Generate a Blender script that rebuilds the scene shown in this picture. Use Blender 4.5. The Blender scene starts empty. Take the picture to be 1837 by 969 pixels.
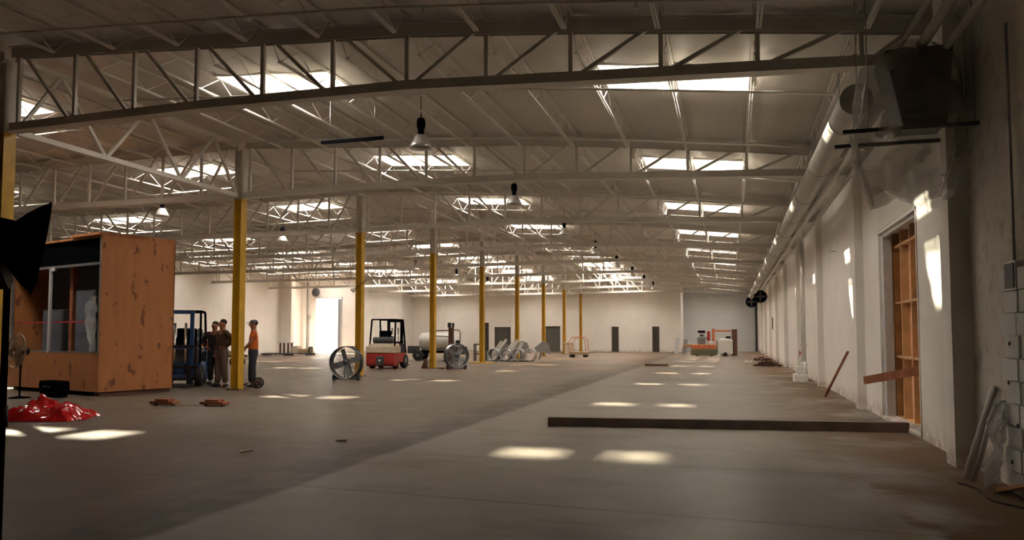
import bpy, bmesh, math, random
from mathutils import Vector, Matrix, noise
random.seed(7)
C = bpy.context.scene.collection
S = bpy.context.scene
# ------------------------------------------------------------------ camera
F = 1350.0; PIT = math.radians(3.15)
CY = 484.5 + 118 - F * math.tan(PIT)
YAW = math.atan((1310 - 918.5) * math.cos(PIT) / F)
cam = bpy.data.cameras.new('camera'); co = bpy.data.objects.new('camera', cam); C.objects.link(co)
S.camera = co
cam.sensor_fit = 'HORIZONTAL'; cam.sensor_width = 36.0; cam.lens = 36.0 * F / 1837
cam.shift_y = (CY - 484.5) / 1837
cam.clip_start = 0.05; cam.clip_end = 400
co.location = (0, 0, 1.4); co.rotation_euler = (math.pi / 2 + PIT, 0, YAW)
# ------------------------------------------------------------------ world, sun, exposure
S.view_settings.view_transform = 'Standard'; S.view_settings.look = 'None'
S.view_settings.gamma = 1.0; S.view_settings.use_curve_mapping = False
S.view_settings.exposure = 0.0
wd = bpy.data.worlds.new('world'); S.world = wd; wd.use_nodes = True
bg = wd.node_tree.nodes['Background']; bg.inputs[0].default_value = (1.0, 0.96, 0.88, 1); bg.inputs[1].default_value = 5.0
SUN_DIR = Vector((1.0, -.59, -1.0)).normalized()
sl = bpy.data.lights.new('sun', 'SUN'); sl.energy = 130.0; sl.angle = math.radians(2.0); sl.color = (1, 0.93, 0.80)
so = bpy.data.objects.new('sun', sl); C.objects.link(so)
so.rotation_euler = SUN_DIR.to_track_quat('-Z', 'Y').to_euler(); so.location = (-20, 30, 20)
PANE_E = 33.0
# ------------------------------------------------------------------ building constants
Y0, DY = 10.16, 6.69            # first girder line, bay length
XR = 2.48                        # right wall face
XC = -12.3                       # column line
XL = -34.0                       # left wall face
PAN = 1.242
def lerp_tab(tab, x):
    if x <= tab[0][0]: return tab[0][1]
    for (a, b), (c, d) in zip(tab, tab[1:]):
        if x <= c: return b + (d - b) * (x - a) / (c - a)
    return tab[-1][1]
TC = [(XL, 5.98), (-20, 6.16), (XC, 6.33), (-8, 6.07), (-4.57, 5.87), (-2, 5.63), (0.7, 5.33), (2.7, 5.08)]
BC = [(XL, 4.98), (XC, 4.99), (-8, 5.05), (-4.57, 5.03), (-2, 4.91), (0.7, 4.80), (2.7, 4.70)]
def tc(x): return lerp_tab(TC, x)      # underside of the girders' top chord
def bc(x): return lerp_tab(BC, x)      # underside of the bottom chord
def deck(x): return tc(x) + 0.30
# ------------------------------------------------------------------ materials
def nt(name):
    m = bpy.data.materials.new(name); m.use_nodes = True
    return m, m.node_tree, m.node_tree.nodes['Principled BSDF']
def mat(name, col, rough=0.6, metal=0.0, var=0.0, scale=6.0, bump=0.0, spec=0.5, stretch=None, sheen=0):
    m, t, b = nt(name)
    b.inputs['Base Color'].default_value = (*col, 1); b.inputs['Roughness'].default_value = rough
    b.inputs['Metallic'].default_value = metal; b.inputs['Specular IOR Level'].default_value = spec
    if var or bump:
        tcn = t.nodes.new('ShaderNodeTexCoord'); mp = t.nodes.new('ShaderNodeMapping')
        if stretch: mp.inputs['Scale'].default_value = stretch
        n = t.nodes.new('ShaderNodeTexNoise'); n.inputs['Scale'].default_value = scale; n.inputs['Detail'].default_value = 5
        t.links.new(tcn.outputs['Object'], mp.inputs[0]); t.links.new(mp.outputs[0], n.inputs['Vector'])
        if var:
            r = t.nodes.new('ShaderNodeValToRGB')
            r.color_ramp.elements[0].position = 0.3; r.color_ramp.elements[1].position = 0.7
            r.color_ramp.elements[0].color = (*[c * (1 - var) for c in col], 1)
            r.color_ramp.elements[1].color = (*[min(1, c * (1 + var)) for c in col], 1)
            t.links.new(n.outputs['Fac'], r.inputs[0]); t.links.new(r.outputs[0], b.inputs['Base Color'])
        if bump:
            bp = t.nodes.new('ShaderNodeBump'); bp.inputs['Strength'].default_value = bump; bp.inputs['Distance'].default_value = 0.02
            t.links.new(n.outputs['Fac'], bp.inputs['Height']); t.links.new(bp.outputs[0], b.inputs['Normal'])
    return m
M = {}
M['steel'] = mat('white_painted_steel', (.74, .70, .64), .45, 0, .06, 3)
M['girder'] = mat('pale_painted_girder', (.66, .62, .56), .5, 0, .08, 2)
M['yellow'] = mat('yellow_paint', (.50, .28, .014), .45, 0, .15, 4)
M['black'] = mat('black_plastic', (.004, .004, .005), 1.0, spec=.0)
M['blackmetal'] = mat('black_metal', (.02, .02, .022), .4, .3)
M['rubber'] = mat('rubber', (.02, .02, .02), .8)
M['galv'] = mat('galvanised', (.42, .42, .41), .35, .8, .15, 8)
M['ductmetal'] = mat('painted_duct', (.36, .34, .30), .45, 0.1, .1, 3)
M['grey'] = mat('grey_paint', (.22, .22, .22), .5, 0, .1)
M['lightgrey'] = mat('light_grey_paint', (.55, .55, .55), .5, 0, .08)
M['darkgrey'] = mat('dark_grey_paint', (.06, .06, .065), .5, 0, .1)
M['blue'] = mat('blue_paint', (.015, .07, .22), .4, 0, .2)
M['red'] = mat('red_paint', (.33, .025, .02), .4, 0, .2)
M['cream'] = mat('cream_paint', (.55, .46, .34), .5, 0, .1)
M['orange'] = mat('orange_paint', (.48, .14, .045), .5, 0, .2)
M['brown'] = mat('brown_rust', (.11, .05, .03), .8, 0, .3)
M['wood'] = mat('sawn_timber', (.42, .20, .08), .7, 0, .25, 4, .1, stretch=(6, 6, .6))
M['redwood'] = mat('reddish_timber', (.28, .09, .035), .7, 0, .25, 5)
M['studwood'] = mat('stud_timber', (.70, .44, .22), .7, 0, .15, 5)
M['chrome'] = mat('chrome', (.7, .7, .7), .15, 1)
M['brightmetal'] = mat('bright_sheet_metal', (.75, .74, .72), .3, .6, .1, 5)
M['whitep'] = mat('white_plastic', (.72, .70, .66), .4, 0, .04)
M['skin'] = mat('skin', (.33, .15, .09), .6)
M['tshirt'] = mat('orange_tshirt', (.62, .14, .02), .85, 0, .08, 9)
M['jeans'] = mat('dark_trousers', (.03, .032, .04), .9, 0, .15, 9)
M['khaki'] = mat('brown_grey_trousers', (.13, .09, .075), .9, 0, .15, 9)
M['darkshirt'] = mat('dark_shirt', (.018, .018, .02), .9, 0, .1, 9)
M['brownshirt'] = mat('brown_shirt', (.075, .05, .04), .9, 0, .15, 9)
M['hair'] = mat('dark_hair', (.012, .008, .006), .8)
M['redsheet'] = mat('red_plastic_sheet', (.42, .010, .010), .12, 0, .1, 3)
M['tan'] = mat('tan_cardboard', (.36, .26, .16), .8, 0, .15)
M['olive'] = mat('olive_paint', (.10, .10, .06), .6, 0, .2)
M['tan_fan'] = mat('tan_metal', (.30, .19, .11), .5, .2)
M['interior'] = mat('grey_interior_panel', (.10, .11, .13), .6, 0, .1)
M['tape'] = mat('red_tape', (.45, .03, .05), .5)
M['doorgrey'] = mat('grey_door', (.09, .085, .07), .6, 0, .1)
M['doorbrown'] = mat('brown_door', (.05, .04, .03), .6, 0, .1)
M['dark'] = mat('dark_recess', (.02, .018, .015), .9)
M['steelbeam'] = mat('weathered_beam', (.15, .115, .10), .7, 0, .3, 3, .1, stretch=(1, 1, 1))
M['greywall'] = mat('grey_blue_wall', (.56, .57, .56), .8, 0, .04, 1)
M['debris'] = mat('debris', (.10, .045, .03), .9, 0, .4, 20)
M['glassy'] = mat('frosted_lens', (.20, .19, .17), .4)

def mix_rgb(t, fac, a, b, mode='MIX'):
    n = t.nodes.new('ShaderNodeMix'); n.data_type = 'RGBA'; n.blend_type = mode
    for s, v in ((0, fac), (6, a), (7, b)):
        if isinstance(v, (int, float)): n.inputs[s].default_value = v
        elif isinstance(v, tuple): n.inputs[s].default_value = (*v, 1)
        else: t.links.new(v, n.inputs[s])
    return n.outputs[2]
def math_n(t, op, a, b=0.0, clamp=False):
    n = t.nodes.new('ShaderNodeMath'); n.operation = op; n.use_clamp = clamp
    for i, v in enumerate((a, b)):
        if isinstance(v, (int, float)): n.inputs[i].default_value = v
        else: t.links.new(v, n.inputs[i])
    return n.outputs[0]
def smooth(t, x, a, b):
    n = t.nodes.new('ShaderNodeMapRange'); n.interpolation_type = 'SMOOTHSTEP'
    t.links.new(x, n.inputs[0]); n.inputs[1].default_value = a; n.inputs[2].default_value = b
    return n.outputs[0]
def noise_n(t, vec, scale, detail=5, rough=.5, stretch=None):
    if stretch:
        mp = t.nodes.new('ShaderNodeMapping'); mp.inputs['Scale'].default_value = stretch
        t.links.new(vec, mp.inputs[0]); vec = mp.outputs[0]
    n = t.nodes.new('ShaderNodeTexNoise'); n.inputs['Scale'].default_value = scale
    n.inputs['Detail'].default_value = detail; n.inputs['Roughness'].default_value = rough
    t.links.new(vec, n.inputs['Vector']); return n.outputs['Fac']
def floor_mat():
    m, t, b = nt('polished_concrete')
    tcn = t.nodes.new('ShaderNodeTexCoord'); P = tcn.outputs['Object']
    sx = t.nodes.new('ShaderNodeSeparateXYZ'); t.links.new(P, sx.inputs[0]); X, Y = sx.outputs[0], sx.outputs[1]
    big = noise_n(t, P, .35, 6, .6); mid = noise_n(t, P, 1.3, 6, .6); fine = noise_n(t, P, 9, 5, .6)
    left = mix_rgb(t, big, (.082, .062, .046), (.150, .115, .086))
    right = mix_rgb(t, big, (.105, .088, .072), (.235, .205, .168))
    # edge of the newer slab, slightly wavy
    xe = math_n(t, 'ADD', X, math_n(t, 'MULTIPLY', math_n(t, 'SUBTRACT', mid, .5), .25))
    side = smooth(t, xe, -4.0, -3.85)
    col = mix_rgb(t, side, left, right)
    # dark stained band along the left of that edge
    band = math_n(t, 'MULTIPLY', smooth(t, xe, -5.1, -4.15), math_n(t, 'SUBTRACT', 1.0, side))
    band = math_n(t, 'MULTIPLY', band, math_n(t, 'ADD', .35, math_n(t, 'MULTIPLY', smooth(t, mid, .35, .6), .65)))
    band = math_n(t, 'MULTIPLY', band, .92)
    col = mix_rgb(t, band, col, (.020, .014, .010))
    # mottling
    col = mix_rgb(t, math_n(t, 'MULTIPLY', smooth(t, mid, .48, .7), .4), col, (.26, .22, .17))
    col = mix_rgb(t, math_n(t, 'MULTIPLY', smooth(t, noise_n(t, P, .8, 5, .65, (.6, 1.6, 1)), .5, .68), .45), col, (.075, .058, .043))
    col = mix_rgb(t, math_n(t, 'MULTIPLY', smooth(t, fine, .55, .85), .3), col, (.12, .09, .07))
    # control joints every 5.2 m across
    fy = math_n(t, 'ABSOLUTE', math_n(t, 'SUBTRACT', math_n(t, 'FRACT', math_n(t, 'DIVIDE', math_n(t, 'ADD', Y, -5.75), 5.2)), .5))
    joint = math_n(t, 'LESS_THAN', fy, .0045)
    col = mix_rgb(t, math_n(t, 'MULTIPLY', joint, .6), col, (.05, .04, .03))
    j2 = math_n(t, 'LESS_THAN', math_n(t, 'ABSOLUTE', math_n(t, 'ADD', Y, math_n(t, 'ADD', math_n(t, 'MULTIPLY', X, .06), -6.05))), .022)
    col = mix_rgb(t, math_n(t, 'MULTIPLY', j2, .65), col, (.05, .04, .03))
    # greyer trowelled slab in front of the cross joint
    slab = math_n(t, 'MULTIPLY', math_n(t, 'MULTIPLY', smooth(t, X, -1.3, -.5), math_n(t, 'SUBTRACT', 1.0, smooth(t, X, 1.2, 1.3))), math_n(t, 'MULTIPLY', math_n(t, 'SUBTRACT', 1.0, smooth(t, Y, 8.28, 8.34)), smooth(t, Y, 6.05, 6.1)))
    col = mix_rgb(t, math_n(t, 'MULTIPLY', slab, .6), col, (.135, .125, .108))
    # orange-brown dust by the right wall
    d = smooth(t, X, .2, 2.2)
    dn = smooth(t, noise_n(t, P, .55, 5, .6, (1.0, .8, 1)), .36, .54)
    dirt = math_n(t, 'MULTIPLY', math_n(t, 'MULTIPLY', d, dn), .85)
    near = math_n(t, 'MULTIPLY', math_n(t, 'MULTIPLY', smooth(t, math_n(t, 'ADD', X, math_n(t, 'MULTIPLY', fine, .25)), 1.28, 1.45), math_n(t, 'SUBTRACT', 1.0, smooth(t, Y, 7.6, 8.3))), smooth(t, noise_n(t, P, 1.1, 5, .6), .36, .50))
    dirt = math_n(t, 'MAXIMUM', dirt, math_n(t, 'MULTIPLY', near, .9))
    col = mix_rgb(t, dirt, col, (.15, .088, .046))
    far = math_n(t, 'MULTIPLY', smooth(t, Y, 24, 34), smooth(t, noise_n(t, P, .25, 4), .4, .6))
    col = mix_rgb(t, math_n(t, 'MULTIPLY', far, .5), col, (.26, .155, .09))
    t.links.new(col, b.inputs['Base Color'])
    # polished where clean, dull where dusty
    r = math_n(t, 'ADD', .30, math_n(t, 'MULTIPLY', mid, .28))
    r = math_n(t, 'ADD', r, math_n(t, 'MULTIPLY', dirt, .4))
    r = math_n(t, 'SUBTRACT', r, math_n(t, 'MULTIPLY', math_n(t, 'MULTIPLY', side, smooth(t, X, -.9, -.3)), math_n(t, 'MULTIPLY', math_n(t, 'SUBTRACT', 1.0, smooth(t, Y, 7.9, 8.3)), .10)))
    t.links.new(r, b.inputs['Roughness'])
    sp = math_n(t, 'ADD', .14, math_n(t, 'MULTIPLY', math_n(t, 'MULTIPLY', side, smooth(t, mid, .35, .6)), .22))
    t.links.new(math_n(t, 'MULTIPLY', sp, math_n(t, 'SUBTRACT', 1.0, math_n(t, 'MULTIPLY', dirt, .8))), b.inputs['Specular IOR Level'])
    bp = t.nodes.new('ShaderNodeBump'); bp.inputs['Strength'].default_value = .12; bp.inputs['Distance'].default_value = .02
    t.links.new(mid, bp.inputs['Height']); t.links.new(bp.outputs[0], b.inputs['Normal'])
    return m
M['floor'] = floor_mat()
def wall_mat(name, col, block=False, stain=0.0):
    m, t, b = nt(name)
    tcn = t.nodes.new('ShaderNodeTexCoord'); P = tcn.outputs['Object']
    big = noise_n(t, P, .8, 6, .6); fine = noise_n(t, P, 5, 5, .6)
    c = mix_rgb(t, smooth(t, big, .3, .7), tuple(v * .93 for v in col), col)
    if stain:
        c = mix_rgb(t, math_n(t, 'MULTIPLY', smooth(t, fine, .5, .7), stain), c, (.16, .13, .10))
    sx = t.nodes.new('ShaderNodeSeparateXYZ'); t.links.new(P, sx.inputs[0])
    # reddish splash dirt low on the wall
    low = math_n(t, 'MULTIPLY', math_n(t, 'SUBTRACT', 1.0, smooth(t, sx.outputs[2], .0, .35)), smooth(t, fine, .4, .6))
    c = mix_rgb(t, math_n(t, 'MULTIPLY', low, .6), c, (.34, .20, .11))
    b.inputs['Roughness'].default_value = .75
    t.links.new(c, b.inputs['Base Color'])
    h = fine
    if block:
        cb = t.nodes.new('ShaderNodeCombineXYZ')
        t.links.new(math_n(t, 'ADD', sx.outputs[0], sx.outputs[1]), cb.inputs[0]); t.links.new(sx.outputs[2], cb.inputs[1])
        br = t.nodes.new('ShaderNodeTexBrick'); br.inputs['Scale'].default_value = 1.0
        br.inputs['Brick Width'].default_value = .4; br.inputs['Row Height'].default_value = .2
        br.inputs['Mortar Size'].default_value = .008
        t.links.new(cb.outputs[0], br.inputs['Vector'])
        br.inputs['Color1'].default_value = (1, 1, 1, 1); br.inputs['Color2'].default_value = (1, 1, 1, 1); br.inputs['Mortar'].default_value = (0, 0, 0, 1)
        h = br.outputs['Color']
    bp = t.nodes.new('ShaderNodeBump'); bp.inputs['Strength'].default_value = .25; bp.inputs['Distance'].default_value = .006
    t.links.new(h, bp.inputs['Height']); t.links.new(bp.outputs[0], b.inputs['Normal'])
    return m
M['wall'] = wall_mat('white_painted_wall', (.88, .83, .77))
M['wallblock'] = wall_mat('painted_block_wall', (.82, .78, .70), True)
M['wallraw'] = wall_mat('raw_rendered_wall', (.62, .57, .49), False, .4)
M['block'] = wall_mat('grey_cinder_block', (.66, .66, .63), False, .2)
def ceil_mat():
    m, t, b = nt('roof_insulation')
    tcn = t.nodes.new('ShaderNodeTexCoord'); P = tcn.outputs['Object']
    big = noise_n(t, P, .5, 5, .6); fine = noise_n(t, P, 6, 5, .6, (1, .3, 1))
    c = mix_rgb(t, smooth(t, big, .3, .7), (.58, .54, .49), (.68, .64, .58))
    b.inputs['Roughness'].default_value = .42
    t.links.new(c, b.inputs['Base Color'])
    bp = t.nodes.new('ShaderNodeBump'); bp.inputs['Strength'].default_value = .3; bp.inputs['Distance'].default_value = .02
    t.links.new(fine, bp.inputs['Height']); t.links.new(bp.outputs[0], b.inputs['Normal'])
    return m
M['ceiling'] = ceil_mat()
def ply_mat():
    m, t, b = nt('orange_plywood')
    tcn = t.nodes.new('ShaderNodeTexCoord'); P = tcn.outputs['Object']
    g = noise_n(t, P, 2.2, 6, .65, (3, 3, .7)); k = noise_n(t, P, 2.2, 3, .5, (2.0, 2.0, 1.1))
    c = mix_rgb(t, g, (.30, .105, .030), (.52, .205, .065))
    c = mix_rgb(t, math_n(t, 'MULTIPLY', smooth(t, k, .62, .68), .85), c, (.13, .04, .015))
    t.links.new(c, b.inputs['Base Color']); b.inputs['Roughness'].default_value = .6
    return m
M['ply'] = ply_mat()
M['doorply'] = mat('pale_orange_plywood', (.84, .50, .30), .7, 0, .12, 3)
def pane_mat():
    m = bpy.data.materials.new('diffusing_skylight_pane'); m.use_nodes = True; t = m.node_tree; t.nodes.clear()
    o = t.nodes.new('ShaderNodeOutputMaterial'); tr = t.nodes.new('ShaderNodeBsdfTransparent'); e = t.nodes.new('ShaderNodeEmission')
    tr.inputs[0].default_value = (.55, .55, .52, 1); e.inputs[0].default_value = (1, .925, .86, 1); e.inputs[1].default_value = PANE_E
    a = t.nodes.new('ShaderNodeAddShader'); t.links.new(tr.outputs[0], a.inputs[0]); t.links.new(e.outputs[0], a.inputs[1]); t.links.new(a.outputs[0], o.inputs[0])
    return m
M['pane'] = pane_mat()
def film_mat(name, col, alpha, rough=.25):
    m, t, b = nt(name)
    b.inputs['Base Color'].default_value = (*col, 1); b.inputs['Roughness'].default_value = rough
    tcn = t.nodes.new('ShaderNodeTexCoord')
    n = noise_n(t, tcn.outputs['Object'], 2.6, 2, .4)
    t.links.new(math_n(t, 'ADD', alpha - .08, math_n(t, 'MULTIPLY', smooth(t, n, .35, .75), .2)), b.inputs['Alpha'])
    return m
M['film'] = film_mat('clear_plastic_film', (.50, .46, .40), .40, .45)
M['filmbright'] = film_mat('clear_plastic_bag', (.80, .80, .80), .38, .15)
M['meshgrille'] = film_mat('wire_grille', (.30, .33, .33), .45, .4)
# ------------------------------------------------------------------ mesh builder
UP = Vector((0, 0, 1))
class MB:
    def __init__(s): s.v = []; s.f = []; s.sm = []
    def add(s, vs, fs, smooth=False):
        o = len(s.v); s.v += [tuple(v) for v in vs]; s.f += [tuple(i + o for i in f) for f in fs]; s.sm += [smooth] * len(fs)
        return s
    def box(s, x0, x1, y0, y1, z0, z1):
        return s.add([(x0, y0, z0), (x1, y0, z0), (x1, y1, z0), (x0, y1, z0), (x0, y0, z1), (x1, y0, z1), (x1, y1, z1), (x0, y1, z1)],
                     [(0, 3, 2, 1), (4, 5, 6, 7), (0, 1, 5, 4), (1, 2, 6, 5), (2, 3, 7, 6), (3, 0, 4, 7)])
    def bar(s, p, q, w, h=None, up=UP):
        h = h or w; p = Vector(p); q = Vector(q); d = (q - p).normalized()
        if abs(d.dot(up)) > .98: up = Vector((0, 1, 0))
        a = d.cross(up).normalized(); b = a.cross(d).normalized()
        vs = []
        for c in (p, q):
            for u, v in ((-1, -1), (1, -1), (1, 1), (-1, 1)): vs.append(c + a * (u * w / 2) + b * (v * h / 2))
        return s.add(vs, [(0, 1, 2, 3), (7, 6, 5, 4), (0, 4, 5, 1), (1, 5, 6, 2), (2, 6, 7, 3), (3, 7, 4, 0)])
    def tube(s, pts, r, n=10, caps=True):
        pts = [Vector(p) for p in pts]; rs = r if isinstance(r, (list, tuple)) else [r] * len(pts)
        vs = []; ref = None
        for i, p in enumerate(pts):
            d = (pts[min(i + 1, len(pts) - 1)] - pts[max(i - 1, 0)])
            d = d.normalized() if d.length > 1e-9 else UP
            if ref is None: ref = UP if abs(d.z) < .9 else Vector((1, 0, 0))
            a = d.cross(ref).normalized(); b = d.cross(a).normalized(); ref = a.cross(d) if abs(a.cross(d).length) > 0 else ref
            ref = -b if (-b).dot(ref) > 0 else b
            for k in range(n):
                an = 2 * math.pi * k / n; vs.append(p + (a * math.cos(an) + ref * math.sin(an)) * rs[i])
        fs = []
        for i in range(len(pts) - 1):
            for k in range(n):
                k2 = (k + 1) % n; fs.append((i * n + k, i * n + k2, (i + 1) * n + k2, (i + 1) * n + k))
        if caps: fs.append(tuple(range(n))[::-1]); fs.append(tuple((len(pts) - 1) * n + k for k in range(n)))
        return s.add(vs, fs, True)
    def lathe(s, prof, org=(0, 0, 0), axis=UP, n=28, caps=False):
        # prof: (radius, height along axis)
        axis = Vector(axis).normalized(); org = Vector(org)
        ref = Vector((1, 0, 0)) if abs(axis.x) < .9 else Vector((0, 1, 0))
        a = axis.cross(ref).normalized(); b = axis.cross(a)
        vs = []
        for r, h in prof:
            for k in range(n):
                an = 2 * math.pi * k / n; vs.append(org + axis * h + (a * math.cos(an) + b * math.sin(an)) * r)
        fs = []
        for i in range(len(prof) - 1):
            for k in range(n):
                k2 = (k + 1) % n; fs.append((i * n + k, i * n + k2, (i + 1) * n + k2, (i + 1) * n + k))
        if caps: fs.append(tuple(range(n))[::-1]); fs.append(tuple((len(prof) - 1) * n + k for k in range(n)))
        return s.add(vs, fs, True)
    def prism(s, poly, z0, z1, axis='z'):
        n = len(poly)
        def P(a, b, c): return {'z': (a, b, c), 'x': (c, a, b), 'y': (a, c, b)}[axis]
        vs = [P(a, b, z0) for a, b in poly] + [P(a, b, z1) for a, b in poly]
        return s.add(vs, [tuple(range(n))[::-1], tuple(range(n, 2 * n))] + [(i, (i + 1) % n, n + (i + 1) % n, n + i) for i in range(n)])
    def sphere(s, c, r, sc=(1, 1, 1), n=14, m=9):
        vs = []; c = Vector(c)
        for i in range(m + 1):
            th = math.pi * i / m
            for k in range(n):
                ph = 2 * math.pi * k / n
                vs.append((c.x + r * sc[0] * math.sin(th) * math.cos(ph), c.y + r * sc[1] * math.sin(th) * math.sin(ph), c.z + r * sc[2] * math.cos(th)))
        fs = [(i * n + k, i * n + (k + 1) % n, (i + 1) * n + (k + 1) % n, (i + 1) * n + k) for i in range(m) for k in range(n)]
        return s.add(vs, fs, True)
    def ring(s, c, R, r, axis=(0, 1, 0), n=36, m=8):
        axis = Vector(axis).normalized(); ref = UP if abs(axis.z) < .9 else Vector((1, 0, 0))
        a = axis.cross(ref).normalized(); b = axis.cross(a); c = Vector(c); vs = []
        for i in range(n):
            u = a * math.cos(2 * math.pi * i / n) + b * math.sin(2 * math.pi * i / n)
            for k in range(m):
                an = 2 * math.pi * k / m; vs.append(c + u * (R + r * math.cos(an)) + axis * (r * math.sin(an)))
        fs = [(i * m + k, i * m + (k + 1) % m, ((i + 1) % n) * m + (k + 1) % m, ((i + 1) % n) * m + k) for i in range(n) for k in range(m)]
        return s.add(vs, fs, True)
    def mesh(s, name):
        me = bpy.data.meshes.new(name); me.from_pydata(s.v, [], s.f)
        bm = bmesh.new(); bm.from_mesh(me); bmesh.ops.recalc_face_normals(bm, faces=bm.faces); bm.to_mesh(me); bm.free()
        me.polygons.foreach_set('use_smooth', s.sm); me.update(); return me
    def build(s, name, m, parent=None, bevel=0):
        me = s.mesh(name); me.materials.append(M[m] if isinstance(m, str) else m)
        o = bpy.data.objects.new(name, me); C.objects.link(o)
        if parent: o.parent = parent
        if bevel:
            md = o.modifiers.new('bevel', 'BEVEL'); md.width = bevel; md.segments = 2; md.limit_method = 'ANGLE'
        return o
def tag(o, label=None, cat=None, group=None, kind=None):
    if label: o['label'] = label
    if cat: o['category'] = cat
    if group: o['group'] = group
    if kind: o['kind'] = kind
    return o
def thing(name, label, cat, loc=(0, 0, 0), rz=0, group=None):
    o = bpy.data.objects.new(name, None); C.objects.link(o); o.location = loc; o.rotation_euler = (0, 0, rz); o.empty_display_size = .1
    return tag(o, label, cat, group)
def struct(name, mb, m, parent=None):
    o = mb.build(name, m, parent)
    if not parent: o['kind'] = 'structure'
    return o
KIDS = {}
def dup(root, loc=None, rz=None, label=None, group=None):
    r = root.copy(); C.objects.link(r)
    if loc is not None: r.location = loc
    if rz is not None: r.rotation_euler = (0, 0, rz)
    if label: r['label'] = label
    if group: r['group'] = group
    for ch in [o for o in C.objects if o.parent == root]:
        c = ch.copy(); C.objects.link(c); c.parent = r
        for g in [o for o in C.objects if o.parent == ch]:
            d = g.copy(); C.objects.link(d); d.parent = c
    return r
ORD = ['first', 'second', 'third', 'fourth', 'fifth', 'sixth', 'seventh', 'eighth', 'ninth', 'tenth', 'eleventh', 'twelfth', 'thirteenth',
       'fourteenth', 'fifteenth', 'sixteenth', 'seventeenth', 'eighteenth', 'nineteenth']
# camera test used only to leave out what lies wholly outside the photograph
_fw = Vector((-math.sin(YAW) * math.cos(PIT), math.cos(YAW) * math.cos(PIT), math.sin(PIT)))
_rt = Vector((math.cos(YAW), math.sin(YAW), 0)); _up = _rt.cross(_fw)
def inframe(p, mg=60):
    q = Vector(p) - Vector((0, 0, 1.4)); z = q.dot(_fw)
    if z < .1: return False
    x = 918.5 + F * q.dot(_rt) / z; y = CY - F * q.dot(_up) / z
    return -mg < x < 1837 + mg and -mg < y < 969 + mg
def seg_in(p, q):
    p = Vector(p); q = Vector(q)
    return any(inframe(p.lerp(q, i / 12)) for i in range(13))
# ------------------------------------------------------------------ structure
struct('floor', MB().box(XL - .3, 3.3, -5, 72, -.2, 0), 'floor')
def wall_x(name, x0, x1, y0, y1, z1, holes, m):
    """wall running along Y between x0 and x1 with rectangular holes (ya, yb, za, zb)"""
    mb = MB(); ys = sorted({y0, y1, *[h[0] for h in holes], *[h[1] for h in holes]})
    for a, b in zip(ys, ys[1:]):
        h = [q for q in holes if q[0] <= a and q[1] >= b]
        if h:
            if h[0][2] > 0: mb.box(x0, x1, a, b, 0, h[0][2])
            mb.box(x0, x1, a, b, h[0][3], z1)
        else: mb.box(x0, x1, a, b, 0, z1)
    return struct(name, mb, m)
def wall_y(name, y0, y1, x0, x1, z1, holes, m):
    mb = MB(); xs = sorted({x0, x1, *[h[0] for h in holes], *[h[1] for h in holes]})
    for a, b in zip(xs, xs[1:]):
        h = [q for q in holes if q[0] <= a and q[1] >= b]
        if h:
            if h[0][2] > 0: mb.box(a, b, y0, y1, 0, h[0][2])
            mb.box(a, b, y0, y1, h[0][3], z1)
        else: mb.box(a, b, y0, y1, 0, z1)
    return struct(name, mb, m)
PIL = Y0 - 1.1
wall_x('wall_right', XR, XR + .25, 14.15, 71, 5.5, [], 'wall')
wall_x('wall_right_front', XR, XR + .25, PIL + .3, 14.15, 5.5, [(11.42, 14.15, 0, 3.2)], 'wallblock')
wall_x('wall_right_near', XR, XR + .25, -5, PIL + .3, 5.5, [], 'wallraw')
for n in range(10):
    y = PIL + DY * n
    m = 'wall'
    struct('trim_pilaster_%d' % (n + 1), MB().box(2.28 if n == 0 else 2.33, XR + .02, y, y + .36, 0, 4.6 if n else 5.4), m)
# wall-top ledger angle with stiffened edge
struct('trim_ledger', MB().box(XR - .10, XR, 0, 70, 4.88, 4.98).box(XR - .02, XR, 0, 70, 4.80, 5.06), 'steel')
LB = 55.0
wall_x('wall_left', XL - .25, XL, -5, 50.0, 6.6, [], 'wall')
wall_x('wall_left_far', XL - .25, XL, 50.0, LB + .25, 6.6, [(53.0, 54.0, 0, 2.6)], 'wall')  # opening added behind the pilaster to let light onto the dock wall
struct('trim_left_pilaster', MB().box(XL, XL + 1.0, 51.8, 52.3, 0, 6.2), 'wall')
wall_y('wall_dock', LB, LB + .25, XL - .25, -28.9, 6.6, [(-32.75, -30.3, 0, 4.5)], 'wall')
wall_x('wall_return', -29.15, -28.9, LB + .25, 66.25, 6.6, [], 'wall')
GY = 66.0
doors = [(-20.79, -19.14, 2.2), (-16.26, -14.62, 2.25), (-10.01, -9.38, 2.2), (-6.48, -5.87, 2.2), (-21.75, -21.33, 2.6)]
wall_y('wall_far', GY, GY + .25, -29.15, -4.03, 6.6, [(a, b, 0, h) for a, b, h in sorted(doors)], 'wall')
for i, (a, b, h) in enumerate(doors):
    d = struct('door_%d' % (i + 1), MB().box(a, b, GY + .14, GY + .20, 0, h), 'doorgrey' if i < 2 else 'doorbrown')
    fr = MB().box(a, a + .07, GY + .06, GY + .14, 0, h).box(b - .07, b, GY + .06, GY + .14, 0, h).box(a, b, GY + .06, GY + .14, h - .07, h)
    fr.build('door_frame', 'doorgrey', d)
wall_x('wall_recess', -4.28, -4.03, GY + .25, 71, 6.6, [], 'wall')
wall_y('wall_far_recess', 70.3, 70.55, -4.28, 3.0, 6.6, [], 'greywall')
wall_y('wall_near', -5.25, -5, XL - .3, 3, 6.6, [], 'wallraw')
for i, x in enumerate((-26.0, -19.2, -13.2)):
    struct('trim_far_pilaster_%d' % (i + 1), MB().box(x, x + .35, GY - .12, GY, 0, 6.2), 'wall')
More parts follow.
